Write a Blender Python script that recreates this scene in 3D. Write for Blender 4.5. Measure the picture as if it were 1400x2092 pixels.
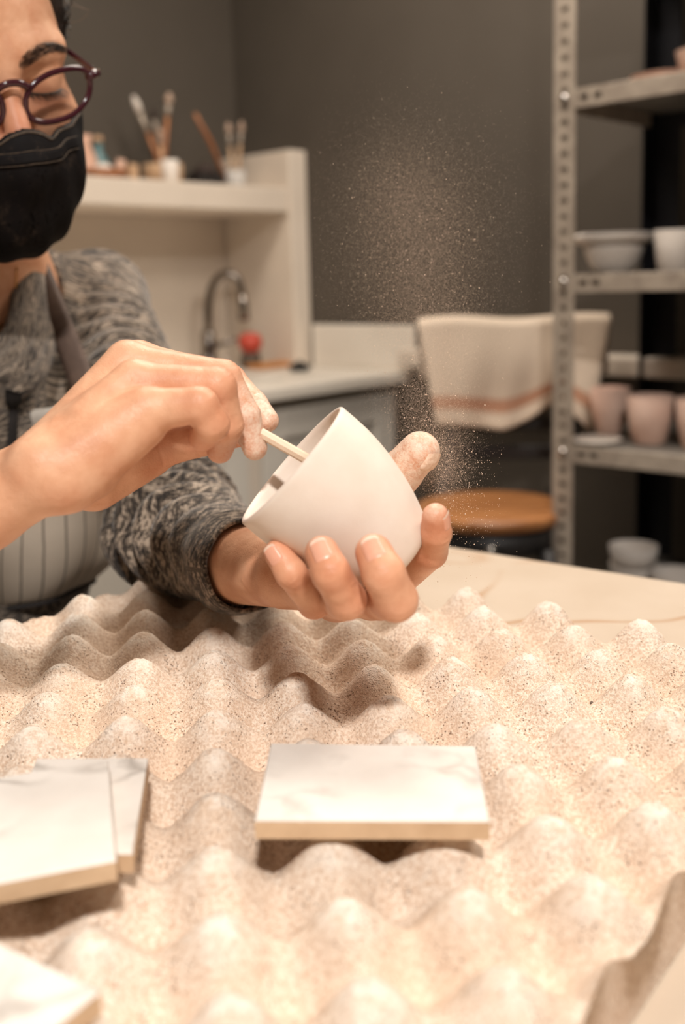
import bpy, math, random
import numpy as np
from mathutils import Vector, Matrix

for o in list(bpy.data.objects):
    bpy.data.objects.remove(o)
SC = bpy.context.scene
COL = SC.collection
random.seed(7)
RNG = np.random.default_rng(11)

# ------------------------------------------------------------------ camera
FPX = 2100.0                      # focal length in pixels of a 1400 x 2092 frame
PITCH, ROLL = math.radians(9.0), math.radians(1.6)
CAMZ = 1.12
PPX, PPY = 700.0, 571.0 + FPX * math.tan(PITCH)
FW = np.array([0, math.cos(PITCH), -math.sin(PITCH)])
_U0 = np.array([0, math.sin(PITCH), math.cos(PITCH)])
_R0 = np.array([1.0, 0, 0])
RC = _R0 * math.cos(ROLL) - _U0 * math.sin(ROLL)
UC = _U0 * math.cos(ROLL) + _R0 * math.sin(ROLL)
CAM = np.array([0.0, 0.0, CAMZ])
cd = bpy.data.cameras.new('camera')
cam = bpy.data.objects.new('camera', cd)
COL.objects.link(cam)
SC.camera = cam
cd.sensor_fit = 'VERTICAL'
cd.sensor_height = 36.0
cd.sensor_width = 24.0
cd.lens = FPX / 2092.0 * 36.0
cd.shift_y = -(1046.0 - PPY) / 2092.0
cd.clip_start = 0.02
cd.dof.use_dof = True
cd.dof.focus_distance = 0.55
cd.dof.aperture_fstop = 5.0
M4 = Matrix.Identity(4)
for i in range(3):
    M4[i][0], M4[i][1], M4[i][2], M4[i][3] = RC[i], UC[i], -FW[i], CAM[i]
cam.matrix_world = M4

# ------------------------------------------------------------------ world, exposure
wd = bpy.data.worlds.new('world')
SC.world = wd
wd.use_nodes = True
wd.node_tree.nodes['Background'].inputs[0].default_value = (1.0, 0.86, 0.72, 1)
wd.node_tree.nodes['Background'].inputs[1].default_value = 0.05
SC.cycles.adaptive_threshold = 0.03
SC.cycles.max_bounces = 5
SC.cycles.diffuse_bounces = 3
SC.cycles.glossy_bounces = 2
SC.cycles.transmission_bounces = 2
SC.cycles.transparent_max_bounces = 6
SC.view_settings.view_transform = 'Standard'
SC.view_settings.look = 'None'
SC.view_settings.exposure = 0.0
SC.view_settings.gamma = 1.0
SC.view_settings.use_curve_mapping = False

# ------------------------------------------------------------------ lights (ceiling key lamp and two added fill panels)
LAMPS = [  # x, y, z, sx, sy, watts, colour
    (0.12, -0.84, 2.42, 0.14, 0.14, 59.0, (1.0, 0.95, 0.90)),
    (1.05, 1.10, 2.50, 0.60, 0.60, 19.0, (1.0, 0.91, 0.81)),  # added unseen fill, brightens rack, cabinets and back wall
    (0.00, 1.60, 2.50, 0.60, 0.60, 23.0, (1.0, 0.90, 0.79)),  # added unseen fill for the cabinet front and dim background
]
for k, (x, y, z, sx, sy, w, c) in enumerate(LAMPS):
    ld = bpy.data.lights.new('key_or_fill_light', 'AREA')
    ld.shape = 'RECTANGLE'
    ld.size, ld.size_y, ld.energy, ld.color = sx, sy, w, c
    lo = bpy.data.objects.new('key_or_fill_light', ld)
    COL.objects.link(lo)
    lo.location = (x, y, z)


def P(x, y, d):
    """point seen at photo pixel x, y, at distance d (m) along the viewing axis"""
    return CAM + d * (FW + (x - PPX) / FPX * RC - (y - PPY) / FPX * UC)


def onz(x, y, z):
    q = P(x, y, 1.0) - CAM
    return CAM + q * ((z - CAMZ) / q[2])


# ------------------------------------------------------------------ materials
MATS = {}


def new_mat(name):
    m = bpy.data.materials.new(name)
    m.use_nodes = True
    nt = m.node_tree
    b = nt.nodes['Principled BSDF']
    MATS[name] = m
    return m, nt, b


def nd(nt, typ, **kw):
    n = nt.nodes.new(typ)
    for k, v in kw.items():
        if k.startswith('i_'):
            n.inputs[k[2:].replace('_', ' ')].default_value = v
        else:
            setattr(n, k, v)
    return n


def lin(r, g, b):
    def f(c):
        c /= 255.0
        return c / 12.92 if c <= 0.04045 else ((c + 0.055) / 1.055) ** 2.4
    return (f(r), f(g), f(b), 1.0)


def mixc(nt, fac, a, b, mode='MIX'):
    n = nt.nodes.new('ShaderNodeMix')
    n.data_type = 'RGBA'
    n.blend_type = mode
    for s, v in ((n.inputs[0], fac), (n.inputs[6], a), (n.inputs[7], b)):
        if isinstance(v, (tuple, list, float, int)):
            s.default_value = v
        else:
            nt.links.new(v, s)
    return n.outputs[2]


def ramp(nt, src, stops):
    n = nt.nodes.new('ShaderNodeValToRGB')
    cr = n.color_ramp
    while len(cr.elements) < len(stops):
        cr.elements.new(0.5)
    for e, (p, c) in zip(cr.elements, stops):
        e.position = p
        e.color = c if isinstance(c, tuple) else (c, c, c, 1)
    nt.links.new(src, n.inputs[0])
    return n.outputs[0]


def coords(nt, scale=(1, 1, 1), kind='Object'):
    tc = nt.nodes.new('ShaderNodeTexCoord')
    mp = nt.nodes.new('ShaderNodeMapping')
    mp.inputs['Scale'].default_value = scale
    nt.links.new(tc.outputs[kind], mp.inputs[0])
    return mp.outputs[0]


def noise(nt, vec, scale, detail=3.0, rough=0.55):
    n = nd(nt, 'ShaderNodeTexNoise')
    n.inputs['Scale'].default_value = scale
    n.inputs['Detail'].default_value = detail
    n.inputs['Roughness'].default_value = rough
    nt.links.new(vec, n.inputs['Vector'])
    return n.outputs['Fac']


def bump(nt, b, h, strength=0.3, dist=0.001):
    n = nd(nt, 'ShaderNodeBump')
    n.inputs['Strength'].default_value = strength
    n.inputs['Distance'].default_value = dist
    nt.links.new(h, n.inputs['Height'])
    nt.links.new(n.outputs[0], b.inputs['Normal'])


def simple(name, c1, c2=None, scale=8.0, rough=0.6, metal=0.0, bscale=None, bstr=0.2, bdist=0.001, stretch=(1, 1, 1)):
    m, nt, b = new_mat(name)
    c2 = c2 or tuple(v * 0.86 for v in c1[:3]) + (1,)
    v = coords(nt, stretch)
    nt.links.new(mixc(nt, ramp(nt, noise(nt, v, scale), [(0.35, 0.0), (0.65, 1.0)]), c1, c2), b.inputs['Base Color'])
    b.inputs['Roughness'].default_value = rough
    b.inputs['Metallic'].default_value = metal
    if bscale:
        bump(nt, b, noise(nt, v, bscale), bstr, bdist)
    return m


simple('wall_paint', lin(84, 76, 67), lin(79, 71, 62), 3.0, 0.75, bscale=260, bstr=0.12)
simple('ceiling_paint', lin(225, 220, 210), None, 2.0, 0.9)
simple('floor_concrete', lin(150, 142, 132), lin(128, 121, 113), 4.0, 0.6, bscale=120)
simple('white_board', lin(228, 214, 198), lin(220, 206, 190), 5.0, 0.5)
simple('white_lacquer', lin(226, 219, 208), lin(218, 211, 200), 5.0, 0.35)
simple('worktop_white', lin(236, 228, 216), lin(228, 219, 206), 6.0, 0.35)
simple('brown_and_gap_shade', lin(96, 82, 70), None, 8.0, 0.7)
simple('chrome', lin(205, 200, 195), lin(180, 176, 172), 20.0, 0.16, 1.0)
simple('galvanised', lin(190, 176, 160), lin(164, 150, 136), 34.0, 0.5, 0.2)
simple('tap_metal', lin(150, 142, 134), lin(130, 122, 114), 20.0, 0.2, 1.0)
simple('dark_metal', lin(36, 35, 40), lin(28, 27, 31), 12.0, 0.5, 0.3)
simple('shelf_steel', lin(150, 144, 136), lin(120, 115, 109), 14.0, 0.5, 0.4)
simple('black_paint', lin(28, 26, 26), lin(38, 34, 33), 14.0, 0.5)
simple('seat_wood', lin(186, 128, 80), lin(148, 96, 56), 6.0, 0.35, stretch=(1, 9, 1))
simple('brush_wood', lin(176, 116, 74), lin(146, 90, 54), 30.0, 0.5)
simple('pale_wood', lin(206, 172, 138), lin(190, 154, 120), 30.0, 0.55)
simple('bristle', lin(196, 170, 150), lin(168, 140, 120), 60.0, 0.8)
simple('dark_bristle', lin(62, 48, 42), None, 60.0, 0.8)
simple('bisque_clay', lin(226, 186, 164), lin(212, 168, 144), 14.0, 0.85, bscale=300)
simple('white_clay', lin(232, 222, 212), lin(222, 210, 198), 14.0, 0.8, bscale=300)
simple('pink_clay', lin(236, 204, 186), lin(226, 186, 166), 14.0, 0.85, bscale=300)
simple('teal_glaze', lin(92, 128, 132), None, 14.0, 0.4)
simple('red_plastic', lin(196, 74, 56), None, 20.0, 0.4)
simple('amber_wood', lin(196, 132, 72), None, 20.0, 0.5)
simple('black_rubber', lin(20, 18, 18), None, 20.0, 0.6)
simple('gold', lin(214, 160, 92), None, 50.0, 0.25, 1.0)
simple('trousers_cloth', lin(46, 44, 48), lin(38, 36, 40), 90.0, 0.9)
simple('tool_wood', lin(238, 214, 188), lin(224, 196, 168), 40.0, 0.6, bscale=500, bstr=0.2, stretch=(1, 1, 1))
simple('dust_mote', lin(240, 214, 190), None, 5.0, 0.9)
simple('lamp_housing', lin(230, 228, 224), None, 5.0, 0.4)


# table: beige laminate with thin brown cracks
def mat_table():
    m, nt, b = new_mat('table_stone')
    v = coords(nt)
    base = mixc(nt, ramp(nt, noise(nt, v, 9.0, 5), [(0.3, 0.0), (0.7, 1.0)]), lin(206, 189, 170), lin(195, 176, 155))
    wv = nd(nt, 'ShaderNodeTexNoise')
    wv.inputs['Scale'].default_value = 10.0
    nt.links.new(v, wv.inputs['Vector'])
    off = nd(nt, 'ShaderNodeVectorMath', operation='MULTIPLY_ADD')
    nt.links.new(wv.outputs['Color'], off.inputs[0])
    off.inputs[1].default_value = (0.05, 0.05, 0.05)
    nt.links.new(v, off.inputs[2])
    vo = nd(nt, 'ShaderNodeTexVoronoi', feature='DISTANCE_TO_EDGE')
    vo.inputs['Scale'].default_value = 6.5
    nt.links.new(off.outputs[0], vo.inputs['Vector'])
    line = ramp(nt, vo.outputs['Distance'], [(0.0, 1.0), (0.03, 0.0)])
    gate = ramp(nt, noise(nt, v, 5.0), [(0.42, 0.0), (0.56, 0.85)])
    mul = nd(nt, 'ShaderNodeMath', operation='MULTIPLY')
    nt.links.new(line, mul.inputs[0])
    nt.links.new(gate, mul.inputs[1])
    nt.links.new(mixc(nt, mul.outputs[0], base, lin(176, 132, 92)), b.inputs['Base Color'])
    b.inputs['Roughness'].default_value = 0.5


mat_table()


# marble tile faces
def mat_marble():
    m, nt, b = new_mat('marble_face')
    v = coords(nt)
    base = mixc(nt, ramp(nt, noise(nt, v, 22.0, 6), [(0.35, 0.0), (0.7, 1.0)]), lin(236, 230, 222), lin(218, 210, 201))
    wv = nd(nt, 'ShaderNodeTexNoise')
    wv.inputs['Scale'].default_value = 18.0
    wv.inputs['Detail'].default_value = 6
    nt.links.new(v, wv.inputs['Vector'])
    off = nd(nt, 'ShaderNodeVectorMath', operation='MULTIPLY_ADD')
    nt.links.new(wv.outputs['Color'], off.inputs[0])
    off.inputs[1].default_value = (0.07, 0.07, 0.07)
    nt.links.new(v, off.inputs[2])
    vo = nd(nt, 'ShaderNodeTexVoronoi', feature='DISTANCE_TO_EDGE')
    vo.inputs['Scale'].default_value = 26.0
    nt.links.new(off.outputs[0], vo.inputs['Vector'])
    line = ramp(nt, vo.outputs['Distance'], [(0.0, 0.9), (0.12, 0.0)])
    gate = ramp(nt, noise(nt, v, 20.0), [(0.40, 0.0), (0.60, 0.9)])
    mul = nd(nt, 'ShaderNodeMath', operation='MULTIPLY')
    nt.links.new(line, mul.inputs[0])
    nt.links.new(gate, mul.inputs[1])
    nt.links.new(mixc(nt, mul.outputs[0], base, lin(168, 159, 150)), b.inputs['Base Color'])
    b.inputs['Roughness'].default_value = 0.45
    simple('tile_body', lin(214, 184, 150), lin(198, 166, 132), 60.0, 0.85, bscale=700, bstr=0.3)


mat_marble()


# egg-crate foam under clay dust
def mat_foam():
    m, nt, b = new_mat('dusty_foam')
    v = coords(nt)
    big = ramp(nt, noise(nt, v, 16.0, 3, 0.6), [(0.36, 0.0), (0.66, 1.0)])
    base = mixc(nt, big, lin(235, 212, 190), lin(246, 232, 216))
    n1 = noise(nt, v, 620.0, 3, 0.8)
    fine = ramp(nt, n1, [(0.40, 0.0), (0.60, 1.0)])
    base = mixc(nt, fine, lin(211, 182, 157), base)
    # pores of the foam showing through the powder
    vo = nd(nt, 'ShaderNodeTexVoronoi', feature='F1')
    vo.inputs['Scale'].default_value = 640.0
    nt.links.new(v, vo.inputs['Vector'])
    spk = ramp(nt, vo.outputs['Distance'], [(0.10, 1.0), (0.34, 0.0)])
    gate = ramp(nt, noise(nt, v, 90.0, 3, 0.7), [(0.45, 0.0), (0.62, 1.0)])
    mul = nd(nt, 'ShaderNodeMath', operation='MULTIPLY')
    nt.links.new(spk, mul.inputs[0])
    nt.links.new(gate, mul.inputs[1])
    base = mixc(nt, mul.outputs[0], base, lin(138, 102, 79))
    # pale powder rubbed onto the crowns of the bumps, patchy
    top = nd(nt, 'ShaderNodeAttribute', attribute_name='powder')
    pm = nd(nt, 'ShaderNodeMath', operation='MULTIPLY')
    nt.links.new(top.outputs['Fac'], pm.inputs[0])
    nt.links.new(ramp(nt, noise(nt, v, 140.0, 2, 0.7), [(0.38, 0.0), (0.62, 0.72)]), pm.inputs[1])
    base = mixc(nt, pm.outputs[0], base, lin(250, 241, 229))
    nt.links.new(base, b.inputs['Base Color'])
    b.inputs['Roughness'].default_value = 0.95
    sub = nd(nt, 'ShaderNodeMath', operation='MULTIPLY_ADD')
    nt.links.new(mul.outputs[0], sub.inputs[0])
    sub.inputs[1].default_value = -0.7
    nt.links.new(n1, sub.inputs[2])
    bump(nt, b, sub.outputs[0], 0.85, 0.0015)


mat_foam()


# skin with dust and redness from vertex attributes
def mat_skin():
    m, nt, b = new_mat('skin')
    v = coords(nt)
    red = nd(nt, 'ShaderNodeAttribute', attribute_name='red')
    dust = nd(nt, 'ShaderNodeAttribute', attribute_name='dust')
    brow = nd(nt, 'ShaderNodeAttribute', attribute_name='brow')
    c = mixc(nt, ramp(nt, noise(nt, v, 55.0, 4), [(0.3, 0.0), (0.7, 1.0)]), lin(234, 183, 148), lin(212, 151, 116))
    c = mixc(nt, red.outputs['Fac'], c, lin(206, 118, 88))
    c = mixc(nt, brow.outputs['Fac'], c, lin(62, 42, 32))
    n1 = noise(nt, v, 700.0, 2, 0.7)
    n2 = noise(nt, v, 160.0, 2)
    ad = nd(nt, 'ShaderNodeMath', operation='MULTIPLY_ADD')
    nt.links.new(n1, ad.inputs[0])
    ad.inputs[1].default_value = 0.9
    nt.links.new(n2, ad.inputs[2])
    sub = nd(nt, 'ShaderNodeMath', operation='SUBTRACT')
    sub.inputs[1].default_value = 0.95
    nt.links.new(ad.outputs[0], sub.inputs[0])
    dm = nd(nt, 'ShaderNodeMath', operation='MULTIPLY_ADD', use_clamp=True)
    nt.links.new(dust.outputs['Fac'], dm.inputs[0])
    dm.inputs[1].default_value = 0.8
    sc = nd(nt, 'ShaderNodeMath', operation='MULTIPLY')
    nt.links.new(sub.outputs[0], sc.inputs[0])
    nt.links.new(dust.outputs['Fac'], sc.inputs[1])
    sc2 = nd(nt, 'ShaderNodeMath', operation='MULTIPLY')
    sc2.inputs[1].default_value = 2.4
    nt.links.new(sc.outputs[0], sc2.inputs[0])
    nt.links.new(sc2.outputs[0], dm.inputs[2])
    c = mixc(nt, dm.outputs[0], c, lin(236, 208, 186))
    nt.links.new(c, b.inputs['Base Color'])
    b.inputs['Roughness'].default_value = 0.43
    b.inputs['Specular IOR Level'].default_value = 0.4
    b.inputs['Subsurface Weight'].default_value = 0.0
    b.inputs['Subsurface Radius'].default_value = (1.0, 0.35, 0.2)
    b.inputs['Subsurface Scale'].default_value = 0.004
    vo = nd(nt, 'ShaderNodeTexVoronoi', feature='DISTANCE_TO_EDGE')
    vo.inputs['Scale'].default_value = 900.0
    nt.links.new(v, vo.inputs['Vector'])
    h = mixc(nt, 0.5, vo.outputs['Distance'], n1)
    h2 = nd(nt, 'ShaderNodeMath', operation='MULTIPLY_ADD')
    nt.links.new(noise(nt, v, 130.0, 1), h2.inputs[0])
    h2.inputs[1].default_value = 1.6
    nt.links.new(h, h2.inputs[2])
    bump(nt, b, h2.outputs[0], 0.45, 0.0008)
    m2, nt2, b2 = new_mat('nail')
    v2 = coords(nt2)
    nt2.links.new(mixc(nt2, noise(nt2, v2, 300.0), lin(232, 176, 150), lin(224, 160, 132)), b2.inputs['Base Color'])
    b2.inputs['Roughness'].default_value = 0.34
    b2.inputs['Subsurface Weight'].default_value = 0.0
    b2.inputs['Subsurface Scale'].default_value = 0.003
    simple('nail_edge', lin(238, 208, 186), None, 300.0, 0.5)
    simple('nail_dusty', lin(240, 214, 192), lin(222, 184, 156), 500.0, 0.7, bscale=900)


mat_skin()


# heather knit: rows from the "knit" vector attribute
def mat_knit():
    m, nt, b = new_mat('heather_knit')
    at = nd(nt, 'ShaderNodeAttribute', attribute_name='knit')
    def st(sx, sy):
        mp = nt.nodes.new('ShaderNodeMapping')
        mp.inputs['Scale'].default_value = (sx, sy, 1)
        nt.links.new(at.outputs['Vector'], mp.inputs[0])
        return mp.outputs[0]
    n1 = noise(nt, st(400, 72), 1.0, 3, 0.6)
    n2 = noise(nt, st(900, 260), 1.0, 2, 0.6)
    n3 = noise(nt, st(30, 30), 1.0, 3, 0.5)
    s = nd(nt, 'ShaderNodeMath', operation='MULTIPLY_ADD')
    nt.links.new(n2, s.inputs[0])
    s.inputs[1].default_value = 0.62
    nt.links.new(n1, s.inputs[2])
    s2 = nd(nt, 'ShaderNodeMath', operation='MULTIPLY_ADD')
    nt.links.new(n3, s2.inputs[0])
    s2.inputs[1].default_value = 0.3
    nt.links.new(s.outputs[0], s2.inputs[2])
    s3 = nd(nt, 'ShaderNodeMath', operation='MULTIPLY')
    s3.inputs[1].default_value = 0.8
    nt.links.new(s2.outputs[0], s3.inputs[0])
    c = ramp(nt, s3.outputs[0], [(0.66, lin(32, 27, 24)), (0.765, lin(84, 73, 63)), (0.87, lin(172, 155, 137))])
    nt.links.new(c, b.inputs['Base Color'])
    b.inputs['Roughness'].default_value = 0.95
    b.inputs['Sheen Weight'].default_value = 0.25
    bump(nt, b, n1, 0.6, 0.002)


mat_knit()


# grey linen with dark pinstripes (stripe coordinate in the "knit" attribute)
def mat_apron():
    m, nt, b = new_mat('pinstripe_linen')
    at = nd(nt, 'ShaderNodeAttribute', attribute_name='knit')
    v = coords(nt)
    sep = nd(nt, 'ShaderNodeSeparateXYZ')
    nt.links.new(at.outputs['Vector'], sep.inputs[0])
    jit = nd(nt, 'ShaderNodeMath', operation='MULTIPLY_ADD')
    nt.links.new(noise(nt, v, 60.0, 2), jit.inputs[0])
    jit.inputs[1].default_value = 0.05
    nt.links.new(sep.outputs[0], jit.inputs[2])
    fr = nd(nt, 'ShaderNodeMath', operation='FRACT')
    nt.links.new(jit.outputs[0], fr.inputs[0])
    line = ramp(nt, fr.outputs[0], [(0.44, 0.0), (0.475, 0.85), (0.525, 0.85), (0.56, 0.0)])
    base = mixc(nt, noise(nt, v, 900.0, 2), lin(236, 221, 202), lin(202, 186, 167))
    base = mixc(nt, noise(nt, v, 30.0, 3), base, lin(206, 190, 171))
    nt.links.new(mixc(nt, line, base, lin(78, 66, 58)), b.inputs['Base Color'])
    b.inputs['Roughness'].default_value = 0.9
    bump(nt, b, noise(nt, v, 1100.0, 2), 0.3, 0.0006)
    simple('apron_lining', lin(232, 226, 216), lin(214, 206, 196), 60.0, 0.9)
    simple('brown_strap', lin(100, 80, 68), lin(80, 62, 52), 60.0, 0.7, bscale=900)
    simple('dark_strap', lin(36, 30, 28), lin(28, 23, 22), 60.0, 0.8)


mat_apron()


def mat_misc():
    # black mask with clay dust
    m, nt, b = new_mat('black_mask')
    v = coords(nt)
    d1 = ramp(nt, noise(nt, v, 55.0, 5, 0.7), [(0.56, 0.0), (0.74, 0.34)])
    d2 = ramp(nt, noise(nt, v, 800.0, 3, 0.7), [(0.45, 0.0), (0.7, 1.0)])
    mu = nd(nt, 'ShaderNodeMath', operation='MULTIPLY')
    nt.links.new(d1, mu.inputs[0])
    nt.links.new(d2, mu.inputs[1])
    nt.links.new(mixc(nt, mu.outputs[0], lin(17, 14, 15), lin(150, 128, 108)), b.inputs['Base Color'])
    b.inputs['Roughness'].default_value = 0.7
    b.inputs['Specular IOR Level'].default_value = 0.18
    bump(nt, b, noise(nt, v, 300.0, 3), 0.2, 0.0008)
    simple('mask_stitch', lin(92, 76, 60), lin(50, 42, 36), 400.0, 0.8)
    # plum plastic frame
    m, nt, b = new_mat('plum_frame')
    v = coords(nt)
    nt.links.new(mixc(nt, noise(nt, v, 120.0), lin(52, 22, 30), lin(74, 34, 42)), b.inputs['Base Color'])
    b.inputs['Roughness'].default_value = 0.16
    # lens
    m, nt, b = new_mat('lens_glass')
    out = [n for n in nt.nodes if n.type == 'OUTPUT_MATERIAL'][0]
    tr = nd(nt, 'ShaderNodeBsdfTransparent')
    tr.inputs[0].default_value = (0.94, 0.93, 0.92, 1)
    gl = nd(nt, 'ShaderNodeBsdfGlossy')
    gl.inputs['Roughness'].default_value = 0.04
    lw = nd(nt, 'ShaderNodeLayerWeight')
    lw.inputs[0].default_value = 0.25
    fr = nd(nt, 'ShaderNodeMath', operation='MULTIPLY_ADD')
    nt.links.new(lw.outputs['Facing'], fr.inputs[0])
    fr.inputs[1].default_value = 0.12
    fr.inputs[2].default_value = 0.035
    mx = nd(nt, 'ShaderNodeMixShader')
    nt.links.new(fr.outputs[0], mx.inputs[0])
    nt.links.new(tr.outputs[0], mx.inputs[1])
    nt.links.new(gl.outputs[0], mx.inputs[2])
    nt.links.new(mx.outputs[0], out.inputs[0])
    nt.nodes.remove(b)
    # clear jar
    m, nt, b = new_mat('jar_glass')
    b.inputs['Base Color'].default_value = (0.85, 0.83, 0.8, 1)
    b.inputs['Roughness'].default_value = 0.1
    b.inputs['Alpha'].default_value = 0.45
    # hair
    m, nt, b = new_mat('dark_hair')
    v = coords(nt, (1, 1, 1))
    nt.links.new(mixc(nt, noise(nt, v, 260.0, 3), lin(26, 18, 14), lin(50, 35, 27)), b.inputs['Base Color'])
    b.inputs['Roughness'].default_value = 0.45
    bump(nt, b, noise(nt, v, 420.0, 3), 0.5, 0.001)
    simple('light_hair', lin(128, 92, 64), None, 50, 0.5)
    # raw clay cup
    m, nt, b = new_mat('raw_clay')
    v = coords(nt)
    c = mixc(nt, ramp(nt, noise(nt, v, 40.0, 4), [(0.3, 0.0), (0.7, 1.0)]), lin(238, 225, 212), lin(230, 214, 199))
    nt.links.new(c, b.inputs['Base Color'])
    b.inputs['Roughness'].default_value = 0.72
    bump(nt, b, noise(nt, v, 700.0, 3), 0.12, 0.0005)
    # towel with woven stripe (stripe coordinate in the "knit" attribute)
    m, nt, b = new_mat('towel_cloth')
    at = nd(nt, 'ShaderNodeAttribute', attribute_name='knit')
    sep = nd(nt, 'ShaderNodeSeparateXYZ')
    nt.links.new(at.outputs['Vector'], sep.inputs[0])
    line = ramp(nt, sep.outputs[1], [(0.70, 0.0), (0.73, 1.0), (0.83, 1.0), (0.86, 0.0)])
    v = coords(nt)
    base = mixc(nt, noise(nt, v, 500.0, 2), lin(236, 218, 198), lin(214, 194, 172))
    nt.links.new(mixc(nt, line, base, lin(196, 148, 120)), b.inputs['Base Color'])
    b.inputs['Roughness'].default_value = 0.95
    bump(nt, b, noise(nt, v, 600.0, 2), 0.5, 0.002)
    # lamp diffuser
    m, nt, b = new_mat('lamp_diffuser')
    b.inputs['Base Color'].default_value = (0.9, 0.88, 0.84, 1)
    b.inputs['Emission Color'].default_value = (1.0, 0.87, 0.73, 1)
    b.inputs['Emission Strength'].default_value = 2.0


mat_misc()


# ------------------------------------------------------------------ object helpers
def link(name, me, mat=None, parent=None, smooth=False):
    me.name = name
    o = bpy.data.objects.new(name, me)
    COL.objects.link(o)
    if mat:
        for k in (mat if isinstance(mat, (list, tuple)) else [mat]):
            me.materials.append(MATS[k])
    if smooth:
        me.polygons.foreach_set('use_smooth', np.ones(len(me.polygons), dtype=bool))
    if parent is not None:
        o.parent = parent
        o.matrix_parent_inverse = Matrix.Translation(-parent.location)
    return o


def tag(o, label=None, cat=None, group=None, kind=None):
    if label:
        o['label'] = label
    if cat:
        o['category'] = cat
    if group:
        o['group'] = group
    if kind:
        o['kind'] = kind
    return o


def thing(name, loc, label, cat, group=None):
    o = bpy.data.objects.new(name, None)
    COL.objects.link(o)
    o.empty_display_size = 0.05
    o.location = Vector([float(v) for v in loc])
    return tag(o, label, cat, group)


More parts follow.
